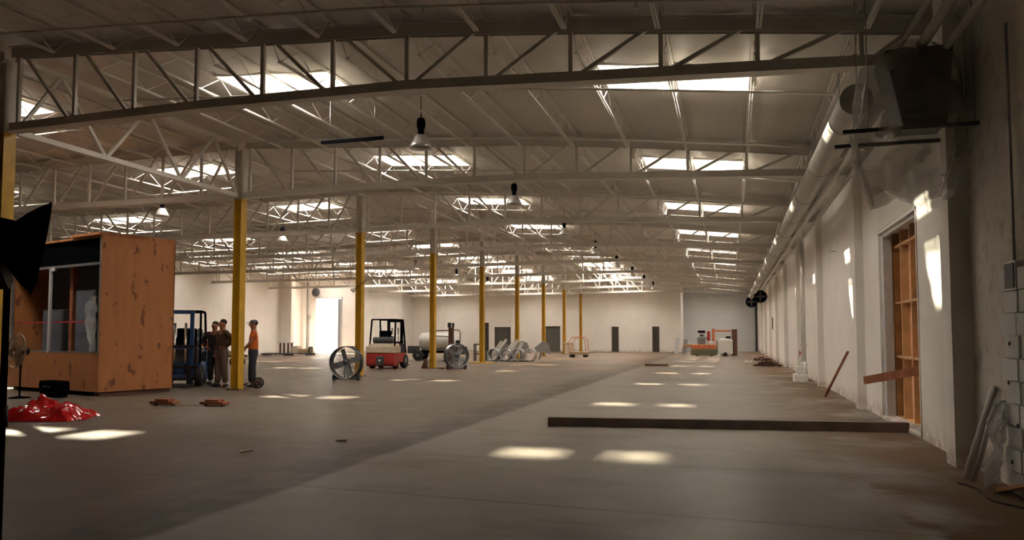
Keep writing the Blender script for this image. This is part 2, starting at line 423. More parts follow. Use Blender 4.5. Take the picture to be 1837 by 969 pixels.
# open dock doorway: half-open steel leaf and frame
dk = struct('door_6', MB().box(-30.72, -30.36, LB + .02, LB + .10, 0, 4.4), 'grey')
MB().box(-30.40, -30.34, LB - .06, LB + .2, 0, 4.5).box(-32.75, -30.3, LB - .06, LB, 4.46, 4.54).build('door_frame', 'lightgrey', dk)
struct('floor_apron', MB().box(-45, -25, LB + .25, 66, -.2, -.02), M['floor'])
# roof deck with foil-faced insulation sagging between the joists, with skylight holes
SKY = []
rows = {'A': (-4.57 + PAN * 2, -4.57 + PAN * 4), 'B': (-4.57 - PAN * 4, -4.57 - PAN * 2),
        'C': (XC - PAN * 4, XC - PAN * 2), 'D': (XC - PAN * 11, XC - PAN * 9), 'E': (XC - PAN * 16, XC - PAN * 14)}
for r, (a, b) in rows.items():
    for n in range(9 if r == 'A' else 8):  # ninth skylight of row A is added to lighten the recess
        if r == 'E' and (n < 4 or n > 6): continue  # row E is added for more light near the dock doorway
        yc = 12.78 + DY * n; SKY.append((r, n, a, b, yc - .62, yc + .62))
        if n in (5, 6, 7) and r in 'BCD': SKY.append((r, n + 20, a, b, yc + 3.35 - .62, yc + 3.35 + .62))  # second skylights per bay, added to brighten the far end
xsR = [-4.57 + PAN * k for k in range(-5, 6)]; xsL = [XC - PAN * k for k in range(1, 18)]
xj = sorted([XL - .3] + xsL + [XC] + xsR + [2.9])
ysR = sorted({-5.3, 3.47, 71.0, *[s[4] for s in SKY], *[s[5] for s in SKY], *[Y0 + DY * n for n in range(10)]})
dm = MB()
for a, b in zip(xj, xj[1:]):
    cells = [(a + (b - a) * i / 6) for i in range(7)]
    for y0, y1 in zip(ysR, ysR[1:]):
        ym = (y0 + y1) / 2; xm = (a + b) / 2
        if any(s[2] < xm < s[3] and s[4] < ym < s[5] for s in SKY): continue
        for c, d in zip(cells, cells[1:]):
            def zz(x): return deck(x) - .055 * math.sin(math.pi * (x - a) / (b - a))
            dm.add([(c, y0, zz(c)), (d, y0, zz(d)), (d, y1, zz(d)), (c, y1, zz(c))], [(0, 1, 2, 3)], True)
            dm.add([(c, y0, zz(c) + .12), (d, y0, zz(d) + .12), (d, y1, zz(d) + .12), (c, y1, zz(c) + .12)], [(3, 2, 1, 0)], True)
struct('ceiling', dm, 'ceiling')
rowname = {'A': 'row nearest the right wall', 'B': 'row right of the columns', 'C': 'row left of the columns', 'D': 'row halfway to the left wall', 'E': 'added row along the left wall'}
for r, n, a, b, y0, y1 in SKY:
    slope = math.atan((deck(a) - deck(b)) / (b - a)); za = (deck(a) + deck(b)) / 2 - .01; zb = za + .10
    t = thing('skylight', 'white glowing skylight, %s in the %s' % (('%s from the camera' % ORD[n]) if n < 20 else ('one added behind the %s' % ORD[n - 20]), rowname[r]), 'skylight', ((a + b) / 2, (y0 + y1) / 2, za), 0, 'skylights in the roof')
    t.rotation_euler = (0, slope, 0)
    w = (b - a) / 2; l = (y1 - y0) / 2; hh = zb - za
    hh += .22; cb = MB(); q = .78; tx, ty = w - .16, l - .26
    bot = [(-w, -l), (w, -l), (w, l), (-w, l)]; top = [(-tx, -ty), (tx, -ty), (tx, ty), (-tx, ty)]
    for e in (0, .03):
        vs = [(x * (1 + e), y * (1 + e), 0) for x, y in bot] + [(x * (1 + e), y * (1 + e), hh) for x, y in top]
        cb.add(vs, [(i, (i + 1) % 4, 4 + (i + 1) % 4, 4 + i) for i in range(4)])
    cb.box(-.28, .28, -ty, ty, hh - .05, hh).box(-w - .06, w + .06, -l - .06, -l, -.05, .0).box(-w - .06, w + .06, l, l + .06, -.05, 0)  # middle bar made this wide to split the sun patch in two
    cb.build('curb', 'steel', t)
    MB().box(-tx, tx, -ty, ty, hh, hh + .01).build('pane', 'pane', t)
# ------------------------------------------------------------------ girders
GW = .16
def ch_part(mb, pts, w, h):
    for p, q in zip(pts, pts[1:]): mb.bar(p, q, w, h)
    return mb
def make_girder(side, xl=XL):
    t = thing('girder_truss', 'x', 'roof girder', (0, 0, 0))
    if side == 'R': x0, x1 = XC + .14, XR - .02; xs = [-4.57 + PAN * k for k in range(-6, 6)]
    else: x0, x1 = xl + .02, XC - .14; xs = [XC - PAN * k for k in range(17, 0, -1)]
    knots = sorted({x0, x1, *[k[0] for k in TC if x0 < k[0] < x1], *[k[0] for k in BC if x0 < k[0] < x1]})
    top = [(x, 0, tc(x) + .095) for x in knots]; bot = [(x, 0, bc(x) + .08) for x in knots]
    mb = MB(); ch_part(mb, [(x, -.05, z) for x, y, z in top], .015, .19); ch_part(mb, [(x, .05, z) for x, y, z in top], .015, .19)
    ch_part(mb, [(x, 0, z + .085) for x, y, z in top], .24, .02); mb.build('top_chord', 'girder', t)
    mb = MB(); ch_part(mb, [(x, -.05, z) for x, y, z in bot], .015, .16); ch_part(mb, [(x, .05, z) for x, y, z in bot], .015, .16)
    ch_part(mb, [(x, 0, z - .07) for x, y, z in bot], .22, .018); mb.build('bottom_chord', 'girder', t)
    for x in xs:
        if x0 + .1 < x < x1 - .1: MB().bar((x, 0, bc(x) + .02), (x, 0, tc(x) + .15), .058, .058).build('vertical_web', 'girder', t)
    mid = -4.57 if side == 'R' else XC - PAN * 8.5
    px = [x0 + .05] + [x for x in xs if x0 + .3 < x < x1 - .1] + [x1 - .05]
    for a, b in zip(px, px[1:]):
        if side == 'R' and a < mid - .1 or side == 'L' and a < mid - .1: p, q = (a + .18, 0, tc(a + .18) + .06), (b - .12, 0, bc(b) + .12)
        else: p, q = (a + .12, 0, bc(a) + .12), (b - .18, 0, tc(b - .18) + .06)
        MB().bar(p, q, .052, .052).build('diagonal_web', 'girder', t)
    return t
for side in 'RL':
    proto = make_girder(side)
    for n in range(9):
        if side == 'L' and n == 7: proto = make_girder('L', -28.9)
        y = Y0 + DY * n
        o = proto if n == 0 or (side == 'L' and n == 7) else dup(proto)
        o.location = (0, y, 0)
        tag(o, 'pale steel girder truss %s the yellow columns, %s from the camera' % ('right of' if side == 'R' else 'left of', ORD[n]), 'roof girder', 'girder trusses')
# longitudinal brace truss between first and second column
t = thing('brace_truss', 'pale steel truss running lengthwise between the two nearest yellow columns', 'roof girder', (XC, Y0, 0))
zt = tc(XC) + .05; zb = bc(XC) + .06
MB().bar((0, .2, zt), (0, DY - .2, zt), .14, .10).build('top_chord', 'steel', t)
MB().bar((0, .2, zb), (0, DY - .2, zb), .14, .10).build('bottom_chord', 'steel', t)
for k in range(1, 4):
    a = DY * (k - .5) / 3 - .0; 
    MB().bar((0, a, zt), (0, min(DY * k / 3, DY - .2) , zb), .06, .06).build('diagonal_web', 'steel', t)
    MB().bar((0, a, zt), (0, max(DY * (k - 1) / 3, .2), zb), .06, .06).build('diagonal_web', 'steel', t)
# ------------------------------------------------------------------ columns
def make_column():
    t = thing('steel_column', 'x', 'column')
    def ish(mb, z0, z1):
        mb.box(-.125, .125, -.13, -.115, z0, z1).box(-.125, .125, .115, .13, z0, z1).box(-.006, .006, -.115, .115, z0, z1); return mb
    # wide-flange shaft, flanges facing along the hall
    MB().box(-.11, -.095, -.12, .12, .02, 4.98).box(.095, .11, -.12, .12, .02, 4.98).box(-.10, .10, -.006, .006, .02, 4.98).build('shaft', 'yellow', t)
    MB().box(-.11, -.095, -.12, .12, 4.98, 6.28).box(.095, .11, -.12, .12, 4.98, 6.28).box(-.10, .10, -.006, .006, 4.98, 6.28).build('upper_shaft', 'girder', t)
    MB().box(-.19, .19, -.19, .19, 0, .022).build('base_plate', 'brown', t)
    b = MB()
    for sx in (-1, 1):
        for sy in (-1, 1): b.tube([(sx * .15, sy * .15, .02), (sx * .15, sy * .15, .06)], .014, 6)
    b.build('anchor_bolts', 'blackmetal', t)
    return t
pc = make_column()
for n in range(9):
    o = pc if n == 0 else dup(pc)
    o.location = (XC, Y0 + DY * n, 0)
    tag(o, 'yellow steel H-section column, %s from the camera in the single row' % ORD[n], 'column', 'yellow columns')
# ------------------------------------------------------------------ joists
def joist_mesh(L, z0=0):
    mb = MB(); D = .42; top = -.012
    for s in (-1, 1):
        mb.box(s * .022 - .018, s * .022 + .018, .0, L, top - .035, top)
        mb.box(s * .020 - .014, s * .020 + .014, .45, L - .45, -D, -D + .03)
    n = 10; step = (L - .9) / n
    pts = [(0, .1, top - .02)] + [(0, .45 + step * i, (-D + .015 if i % 2 == 0 else top - .02)) for i in range(n + 1)] + [(0, L - .1, top - .02)]
    for p, q in zip(pts, pts[1:]): mb.bar(p, q, .014, .014)
    return mb.mesh('roof_joist')
jm = joist_mesh(DY); jm.materials.append(M['steel'])
for n in range(-1, 9):
    y = Y0 + DY * n
    L = DY
    for k, x in enumerate(sorted(xsR, reverse=True) + sorted(xsL, reverse=True)):
        if x < -28.8 and n >= 7 or not seg_in((x, y, deck(x) - .4), (x, y + L, deck(x) - .4)): continue
        o = bpy.data.objects.new('roof_joist', jm); C.objects.link(o); o.location = (x, y, deck(x) - .005)
        s = 'right' if k < len(xsR) else 'left'; i = k if k < len(xsR) else k - len(xsR)
        where = 'overhead in front of the first girder' if n < 0 else 'behind the %s girder' % ORD[n]
        tag(o, 'thin white open-web joist %s, %s %s' % (where, ORD[i], 'from the right wall' if s == 'right' else 'left of the columns'), 'roof joist', 'open-web roof joists')
# sprinkler branch pipes across each bay, right wing
for n in range(-1, 9):
    for j, fy in enumerate((.28, .78)):
        y = Y0 + DY * (n + fy)
        xs = [-11.9, -8, -4.57, -2, .7, 1.6] if y < 66 else [-3.9, -2, .7, 1.6]
        if not seg_in((xs[0], y, deck(-12) - .5), (1.6, y, deck(1.6) - .5)): continue
        mb = MB().tube([(x, y, deck(x) - .50) for x in xs], .022, 8)
        o = mb.build('sprinkler_pipe', 'steel')
        hd = MB()
        for x in (-10.2, -7.0, -3.7, -1.0)[2 * (y > 66):]: hd.tube([(x, y, deck(x) - .50), (x, y, deck(x) - .58)], .014, 6).lathe([(.0, -.0), (.028, .0), (.028, .006), (0, .006)], (x, y, deck(x) - .585), UP, 8)
        hd.build('sprinkler_heads', 'steel', o)
        tag(o, 'thin white sprinkler pipe crossing the roof, %s one %s' % ('nearer' if j == 0 else 'farther', 'in front of the first girder' if n < 0 else 'behind the %s girder from the camera' % ORD[n]), 'pipe', 'sprinkler branch pipes')
for n in range(0, 9, 1):
    y = Y0 + DY * (n + .5); xs = [-12.5, -20, XL + .1 if n < 7 else -28.8]
    o = MB().tube([(x, y, deck(x) - .50) for x in xs], .022, 8).build('sprinkler_pipe', 'steel')
    tag(o, 'thin white sprinkler pipe left of the columns, behind the %s girder from the camera' % ORD[n], 'pipe', 'sprinkler branch pipes')
# duct and pipes lengthwise along the right wall
dt = thing('round_duct', 'large round sheet-metal duct running along the top of the right wall', 'duct', (1.60, 10.36, 4.43))
MB().lathe([(.20, 0), (.20, 57.5)], (0, 0, 0), (0, 1, 0), 24).build('duct_body', 'ductmetal', dt)
for k in range(20): MB().ring((0, 1 + k * 2.9, 0), .203, .010, (0, 1, 0), 24, 6).build('seam_band', 'ductmetal', dt)
for k in range(17): MB().bar((0, 1.5 + k * DY / 2, .2), (0, 1.5 + k * DY / 2, .9), .012).build('hanger', 'galv', dt)
for (x, z, r, lab) in ((2.02, 4.52, .055, 'white main pipe running lengthwise nearest the right wall top'), (1.86, 4.60, .03, 'thin pale pipe running lengthwise between duct and main pipe'),
                       (2.22, 4.42, .04, 'pale conduit running lengthwise hard against the right wall')):
    z2 = z if x > 1.5 else 4.64
    o = MB().tube([(x, -2, z2), (x, 69, z2)], r, 10).build('overhead_pipe', 'steel'); tag(o, lab, 'pipe', 'lengthwise pipes by the right wall')
def kids(o): return [c for c in C.objects if c.parent == o]
# duct end cap
MB().lathe([(.02, 0), (.20, 0), (.20, .02)], (0, -.01, 0), (0, 1, 0), 24).build('end_cap', 'ductmetal', dt)
# ------------------------------------------------------------------ door opening in the right wall: timber framing and plywood
XO = XR + .25
op = struct('door_7', MB().box(XO + .08, XO + .11, 11.30, 14.4, -.05, 3.3), 'doorply')
fr = MB()
for y in (11.46, 12.15, 12.85, 13.55, 14.1): fr.box(XO - .04, XO + .08, y - .02, y + .02, .02, 3.2)
for z in (.04, 1.05, 1.95, 2.9): fr.box(XO - .03, XO + .08, 11.42, 14.15, z - .02, z + .02)
fr.build('timber_frame', 'studwood', op)
MB().box(XR - .012, XO + .10, 14.12, 14.16, 0, 3.18).box(XR - .012, XO + .10, 11.41, 11.45, 0, 3.18).box(XR - .012, XO + .10, 11.41, 14.16, 3.14, 3.185).build('jamb_lining', 'wall', op)
MB().box(XR - .02, XO + .3, 11.42, 14.15, -.01, .05).build('sill', 'block', op)
MB().box(XR + .03, XR + .16, 13.95, 14.12, .05, 3.14).box(XR + .03, XR + .10, 11.45, 13.95, 3.07, 3.14).build('steel_channel', 'lightgrey', op)
o = MB().bar((2.02, 12.95, .70), (2.66, 11.50, .96), .04, .12).build('timber_brace', 'redwood'); tag(o, 'reddish timber plank sloping across the plywood-backed doorway', 'plank')
# broken block jamb at the near right
b = MB(); rr = random.Random(3)
for k in range(10):
    z = k * .2; off = 0 if k % 2 else -.10
    y1 = 7.93 - (.0 if k % 2 else .08)
    for j in range(4):
        ya = y1 - j * .4 - .39 + (0 if k % 2 else .05) ; yb = y1 - j * .4
        b.box(XR - .075 - rr.random() * .012, XR - .001, ya, yb - .012, z + .006, z + .194)
o = struct('trim_block_pier', b, 'block')
d = MB()
for z, y in ((.28, 7.72), (.98, 7.74), (1.33, 7.68), (.62, 7.55)): d.lathe([(0, 0), (.018, 0), (.018, .006), (0, .006)], (XR - .091, y, z), (-1, 0, 0), 10)
d.build('bolt_holes', 'dark', o)
t = thing('junction_box', 'small grey electrical box on the rough wall above the cinder blocks', 'electrical box', (XR - .001, 7.62, 1.82))
MB().box(-.09, 0, -.13, .13, -.02, .24).build('box', 'galv', t, .008)
MB().box(-.10, -.09, -.11, .11, 0, .22).build('cover', 'darkgrey', t, .004)
MB().tube([(-.05, 0, .24), (-.05, 0, 2.4)], .014, 8).build('conduit', 'galv', t)
# leaning plastic roll, plastic bag, board and cable near right
t = thing('plastic_roll', 'long white rolled tube leaning against the rough right wall', 'roll', (2.14, 8.18, 0))
MB().tube([(0, 0, .04), (.24, -.12, .93)], .038, 16).build('tube', 'whitep', t)
MB().tube([(.05, -.06, .03), (.26, -.15, .90)], .028, 14).build('inner_tube', 'brightmetal', t)
def crumple(name, m, w, h, loc, rz, seed, amp, nx=22, ny=22, lean=0.0, parent=None, taper=.6, thick=.004):
    mb = MB(); vs = []; fs = []
    for j in range(ny + 1):
        for i in range(nx + 1):
            u = i / nx - .5; v = j / ny
            ww = w * (1 - taper * v)
            nz = noise.noise(Vector((u * 4 + seed, v * 3.5, seed))) + .5 * noise.noise(Vector((u * 10, v * 9, seed + 4)))
            vs.append((u * ww + amp * .3 * nz, amp * nz + lean * v, v * h + (.02 if j == 0 else 0)))
    for j in range(ny):
        for i in range(nx):
            a = j * (nx + 1) + i; fs.append((a, a + 1, a + nx + 2, a + nx + 1))
    mb.add(vs, fs, True)
    o = mb.build(name, m, parent); o.location = loc; o.rotation_euler = (0, 0, rz)
    md = o.modifiers.new('thick', 'SOLIDIFY'); md.thickness = thick
    return o
o = crumple('plastic_bag', 'filmbright', .55, .80, (2.28, 7.98, 0), math.radians(60), 3.1, .10, taper=.45, lean=-.12)
tag(o, 'crumpled clear plastic sheet slumped beside the leaning white tube', 'plastic sheet')
o = MB().bar((2.30, 7.75, .02), (2.40, 7.15, .20), .10, .03).build('orange_board', 'wood'); tag(o, 'short orange board propped at the foot of the cinder blocks', 'board')
pts = []
for k in range(41):
    a = k / 40; pts.append((2.05 + .05 * math.sin(a * 9) + .2 * a, 8.05 - 1.3 * a + .04 * math.cos(a * 7), .012))
o = MB().tube(pts, .009, 6).build('power_cable', 'rubber'); tag(o, 'dark cable snaking over the floor below the plastic sheet', 'cable')
# ------------------------------------------------------------------ hung heater wrapped in plastic
HX, HY, HZ = 1.92, 8.95, 3.60
t = thing('unit_heater', 'dark box heater hung near the ceiling and wrapped in clear plastic', 'heater', (HX, HY, HZ))
MB().add([(-.30, -.30, .84), (.36, -.30, .84), (.36, .30, .84), (-.30, .30, .84), (-.12, -.22, .02), (.30, -.22, .02), (.30, .22, .02), (-.12, .22, .02)],
         [(0, 1, 2, 3), (7, 6, 5, 4), (0, 4, 5, 1), (1, 5, 6, 2), (2, 6, 7, 3), (3, 7, 4, 0)]).build('casing', 'blackmetal', t, .01)
b = MB()
for k in range(6): b.box(-.10 + .0 * k, .28, -.245 - .03 * (k / 7), -.225 - .03 * (k / 7), .12 + k * .11, .14 + k * .11)
b.build('louvres', 'darkgrey', t)
MB().lathe([(.02, 0), (.15, .0), (.16, .10), (.14, .10)], (.06, .30, .45), (0, 1, 0), 20).build('fan_housing', 'galv', t)
# plastic drape around the casing, gathered above and hanging in folds below
vs = []; fs = []; NK, NJ = 60, 16
for j in range(NJ + 1):
    v = j / NJ; z = .96 - 1.60 * v
    rad = .40 + .12 * math.sin(v * 3.1) - .10 * max(0, v - .6)
    if v < .12: rad *= .55 + v * 3.7
    for k in range(NK):
        a = 2 * math.pi * k / NK
        f = 1 + .10 * math.sin(a * 7 + v * 3) * (.3 + v) + .07 * noise.noise(Vector((math.cos(a) * 2, math.sin(a) * 2, v * 4)))
        x = math.cos(a) * rad * 1.05 * f + (-.04 if v > .5 else 0); y = math.sin(a) * rad * .95 * f
        zz_ = z - (.16 * abs(math.sin(a * 1.5 + .6)) if v > .7 else 0)
        vs.append((min(x, .50), y, zz_))
for j in range(NJ):
    for k in range(NK): fs.append((j * NK + k, j * NK + (k + 1) % NK, (j + 1) * NK + (k + 1) % NK, (j + 1) * NK + k))
MB().add(vs, fs, True).build('plastic_wrap', 'film', t)
for i, yy in enumerate((-.33, .33)):
    o = MB().box(-.73, .58 - .02 * i, -.02, .02, -.04, 0).build('strut_rail', 'darkgrey'); o.location = (HX, HY + yy, HZ - .005)
    tag(o, '%s dark steel rail carrying the plastic-wrapped heater' % ('nearer' if i == 0 else 'farther'), 'rail', 'heater support rails')
    for k, x in enumerate((-.48, .52)):
        MB().tube([(x, 0, -.06), (x, 0, deck(HX + x) - HZ - .05)], .007, 6).build('threaded_rod', 'galv', o)
# ------------------------------------------------------------------ curb beam, leaning stick, floor timbers, debris
o = MB().bar((-2.74, 11.5, .07), (2.46, 12.22, .07), .15, .14).build('floor_beam', 'steelbeam'); tag(o, 'long dark beam lying across the floor towards the timber doorway', 'beam')
o = MB().bar((2.07, 18.7, .01), (2.42, 17.55, 1.06), .05, .03).build('leaning_plank', 'redwood'); tag(o, 'slim brown plank leaning against the right wall past the doorway', 'plank')
for i, (x, y, rz) in enumerate(((-11.0, 12.75, .06), (-9.93, 12.9, .0))):
    t = thing('timber_dolly', '%s reddish wooden dolly block on the floor before the plywood crate' % ('left' if i == 0 else 'right'), 'dolly', (x, y, 0), rz, 'two wooden dolly blocks')
    MB().box(-.27, .27, -.11, .11, .03, .085).build('deck_board', 'redwood', t, .006)
    MB().box(-.16, .16, -.10, .10, .085, .13).build('top_block', 'redwood', t, .006)
    for sx in (-.2, .2): MB().lathe([(0, -.03), (.03, -.03), (.03, .03), (0, .03)], (sx, 0, .03), (0, 1, 0), 12).build('roller', 'blackmetal', t)
o = MB().bar((-10.70, 12.78, .012), (-10.25, 12.84, .012), .035, .015).build('steel_strap', 'tan'); tag(o, 'thin pale bar on the floor between the two wooden dolly blocks', 'bar')
def heap(name, label, cat, loc, n, r, hgt, m, seed, sz=.12):
    rr = random.Random(seed); mb = MB()
    for k in range(n):
        a = rr.random() * 6.28; q = rr.random() ** .6; x = math.cos(a) * q * r; y = math.sin(a) * q * r * .6; z = rr.random() * hgt * (1 - q) + .02
        s = sz * (.5 + rr.random()); b2 = rr.random() * 6.28
        mb.bar((x - math.cos(b2) * s, y - math.sin(b2) * s, z), (x + math.cos(b2) * s, y + math.sin(b2) * s, z + rr.uniform(-.015, .05)), .05 + rr.random() * .06, .03 + rr.random() * .05)
    o = mb.build(name, m); o.location = loc; tag(o, label, cat, None, 'stuff'); return o
heap('rubble_heap', 'low brown rubble heap at the foot of the right wall', 'rubble', (1.62, 36.5, 0), 60, .55, .30, 'debris', 5)
heap('rubble_heap', 'small dark rubble heap farther along the right wall', 'rubble', (1.75, 45.0, 0), 24, .5, .3, 'debris', 8)
o = MB().box(-.52, .52, -.2, .2, 0, .10).build('dark_skid', 'brown', None, .01); o.location = (-3.3, 35.5, 0); tag(o, 'low dark wooden skid flat on the floor in mid hall', 'skid')
heap('white_scrap', 'small scatter of white scraps on the dusty floor near the rubble', 'scrap', (.9, 41.0, 0), 10, .3, .1, 'whitep', 4, .06)
o = crumple('paper_scrap', 'tan', .16, .03, (-4.95, 9.0, .0), .4, 9, .02, 6, 6, lean=.1); tag(o, 'small pale scrap of paper on the floor left of the seam', 'scrap')
o = crumple('paper_scrap', 'tan', .20, .02, (-5.6, 7.9, .0), 1.4, 5, .02, 6, 6, lean=.1); tag(o, 'flat pale scrap of paper nearest the camera on the left floor', 'scrap')
# pipe riser with valves on the right wall
t = thing('pipe_riser', 'white vertical pipe riser with valves standing against the right wall', 'pipe', (2.22, 25.4, 0))
MB().tube([(0, 0, 0), (0, 0, 4.75)], .07, 12).build('riser', 'steel', t)
MB().ring((0, 0, .5), .075, .03, UP, 16, 6).ring((0, 0, 1.1), .075, .03, UP, 16, 6).build('coupling', 'whitep', t)
MB().tube([(0, 0, .55), (.0, -.35, .55), (0, -.42, .2)], .05, 10).build('drain_arm', 'whitep', t)
MB().ring((-.12, 0, .85), .08, .012, (1, 0, 0), 16, 6).bar((-.12, 0, .85), (0, 0, .85), .025).build('valve_wheel', 'red', t)
o = MB().box(-.2, .2, -.3, .3, 0, .25).box(-.12, .12, -.2, .2, .25, .48).build('wrapped_parcel', 'whitep', None, .03); o.location = (2.02, 24.4, 0); tag(o, 'white lumpy parcel on the floor beside the pipe riser', 'parcel')
o = MB().tube([(0, 0, 0), (-.12, 0, 0), (-.12, 0, .05), (-.12, -.3, .05)], .012, 6).build('wall_bracket', 'steel'); o.location = (XR, 19.6, 3.45); tag(o, 'small white bracket high on the right wall past the doorway', 'bracket')
o = MB().box(-.04, 0, -.18, .18, 0, .7).build('wall_panel_box', 'brown'); o.location = (XR, 48.0, 1.8); tag(o, 'small dark box on the right wall near the far end', 'box')
# far right wall fans
for i, (x, y, z) in enumerate(((1.6, 60.5, 4.0), (2.0, 53.5, 4.05))):
    t = thing('wall_fan', '%s round black fan bracketed high on the right wall at the far end' % ('farther' if i == 0 else 'nearer'), 'fan', (x, y, z), 0, 'black wall fans')
    MB().ring((0, 0, 0), .38, .05, (0, 1, 0), 24, 6).lathe([(.12, 0), (.36, 0), (.38, .12), (.1, .14)], (0, 0, 0), (0, 1, 0), 20).build('housing', 'black', t)
    b = MB()
    for k in range(4):
        a = k * math.pi / 2; b.bar((0, -.02, 0), (.33 * math.cos(a), -.02, .33 * math.sin(a)), .12, .01, Vector((0, 1, 0)))
    b.build('blades', 'darkgrey', t)
    MB().bar((0, .08, 0), (XR - x, .08, .0), .06).build('bracket', 'blackmetal', t)
t = thing('wall_fan', 'round dark fan bracketed above the bright dock doorway', 'fan', (-32.5, LB - .45, 4.95))
MB().ring((0, 0, 0), .32, .06, (0, 1, 0), 24, 6).lathe([(.1, 0), (.32, 0), (.3, .12), (.05, .14)], (0, 0, 0), (0, 1, 0), 20).build('housing', 'darkgrey', t)
MB().bar((0, .1, 0), (-.1, .45, .0), .06).build('bracket', 'blackmetal', t)
t = thing('pipe_riser', 'dark thin pipe with fittings standing left of the dock doorway', 'pipe', (-34 + .55, LB - .15, 0))
MB().tube([(0, 0, 0), (0, 0, 5.9)], .06, 10).build('riser', 'grey', t)
MB().sphere((0.14, -.05, 2.9), .14).ring((0, 0, 1.2), .07, .04, UP, 12, 6).build('fitting', 'grey', t)
# black strut bar and ceiling bar
o = MB().box(-.69, .69, -.03, .03, -.03, .03).build('ceiling_bar', 'black'); o.location = (-7.27, 13.5, 5.34); o.rotation_euler = (0, -.0, .0)
for x in (-.5, .5): MB().tube([(x, 0, 0), (x, 0, .95)], .005, 5).build('hanger_wire', 'galv', o)
tag(o, 'thin black bar hanging level under the roof left of the nearest pendant lamp', 'bar')
# ------------------------------------------------------------------ pendant lamps
def make_pendant():
    t = thing('pendant_lamp', 'x', 'lamp')
    MB().lathe([(.09, .26), (.11, .24), (.20, .06), (.235, .0), (.225, .0), (.19, .06), (.10, .23), (.0, .25)], n=24).build('reflector', 'brightmetal', t)
    MB().lathe([(0, .24), (.05, .25), (.062, .30), (.062, .38), (.075, .40), (.085, .44), (.085, .56), (.06, .60), (0, .61)], n=16).build('ballast', 'black', t)
    MB().tube([(0, 0, .6), (0, 0, 1.10)], .008, 6).ring((0, 0, .65), .03, .008, (1, 0, 0), 12, 5).build('hook', 'blackmetal', t)
    MB().lathe([(0, .02), (.17, .03), (.19, .05)], n=20).build('lens', 'glassy', t)
    return t
pp = make_pendant(); first = True
for n in range(8):
    o = pp if first else dup(pp); first = False
    o.location = (-4.57 - PAN, 13.6 + DY * n, 5.10); tag(o, 'cone pendant lamp with black ballast, %s from the camera right of the columns' % ORD[n], 'lamp', 'pendant lamps right of the columns')
for n in range(6):
    o = dup(pp); o.location = (XC - PAN * 4, 19.7 + DY * n, 5.18); tag(o, 'cone pendant lamp, %s from the camera left of the columns' % ORD[n], 'lamp', 'pendant lamps left of the columns')
# ------------------------------------------------------------------ plywood crate
ang = math.atan2(.52, 1.76)      # crate turned a little
t = thing('plywood_crate', 'tall orange plywood crate with open windowed front and solid side', 'crate', (-13.98, 14.06, 0), -ang)
CH = 3.82; CD = 1.86; CW = 4.3    # local: +y away, -x to the left
MB().box(-.03, 0, 0, CD, .10, CH).build('side_panel', 'ply', t)
MB().box(-CW, -CW + .03, 0, CD, .10, CH).build('side_panel', 'ply', t)
MB().box(-CW, 0, CD - .03, CD, .10, CH - .1).build('back_panel', 'ply', t)
MB().box(-CW + .03, -.03, 0, .03, .10, 1.02).build('lower_front_panel', 'ply', t)
MB().box(-CW, -.03, -.02, CD, CH - .12, CH - .07).box(-1.25, -.0, -.08, CD * .6, CH - .07, CH - .01).build('roof_panel', 'ply', t)
MB().box(-CW + .03, -.03, .05, .10, 3.12, CH - .13).build('black_valance', 'black', t)
b = MB()
for x in (-CW, -.09): b.box(x, x + .07, .0, .05, 1.02, CH - .12)
b.box(-CW + .03, -.03, .0, .04, 3.06, 3.12).box(-CW + .03, -.03, -.005, .06, 1.0, 1.03)
b.build('metal_trim', 'galv', t)
MB().box(-CW + .06, -.06, .1, CD - .05, .9, .96).build('inner_floor', 'darkgrey', t)
MB().box(-1.86, -1.72, .25, .37, .96, 3.6).box(-1.30, -1.2, 1.2, 1.3, .96, 3.6).box(-1.62, -1.5, 1.2, 1.3, 2.3, 3.6).build('inner_post', 'redwood', t)
MB().box(-2.35, -2.27, -.01, .04, .98, 3.08).box(-2.36, -2.10, -.01, .03, 3.0, 3.08).build('white_post', 'lightgrey', t)
MB().box(-CW + .06, -.06, .95, .99, .96, 3.3).build('inner_back', 'interior', t)
MB().box(-CW + .1, -.5, .14, .15, 1.72, 1.755).build('tape_line', 'tape', t)
for x in (-CW + .3, -2.2, -.14): MB().box(x - .1, x + .1, .05, CD - .05, 0, .10).build('skid', 'brown', t)
def crate_pt(x, y, z):
    c, s = math.cos(-ang), math.sin(-ang); return (-13.98 + x * c - y * s, 14.06 + x * s + y * c, z)
for i, (x0, x1, h, mm) in enumerate(((-1.62, -.75, 1.55, 'interior'), (-3.2, -2.2, 1.1, 'darkgrey'))):
    k = thing('machine_cabinet', ('tall grey' if i == 0 else 'low dark grey') + ' cabinet standing inside the plywood crate', 'cabinet', crate_pt((x0 + x1) / 2, .58, .96), -ang)
    MB().box(-(x1 - x0) / 2, (x1 - x0) / 2, -.3, .3, 0, h).build('body', mm, k, .01)
    MB().box(-(x1 - x0) / 2 + .04, (x1 - x0) / 2 - .04, -.315, -.30, .05, h - .05).build('front_door', 'interior', k, .004)
k = thing('white_panel', 'pale board standing in the back of the plywood crate', 'board', crate_pt(-.45, .88, .96), -ang); MB().box(-.28, .28, 0, .03, 0, 1.2).build('board', 'grey', k)
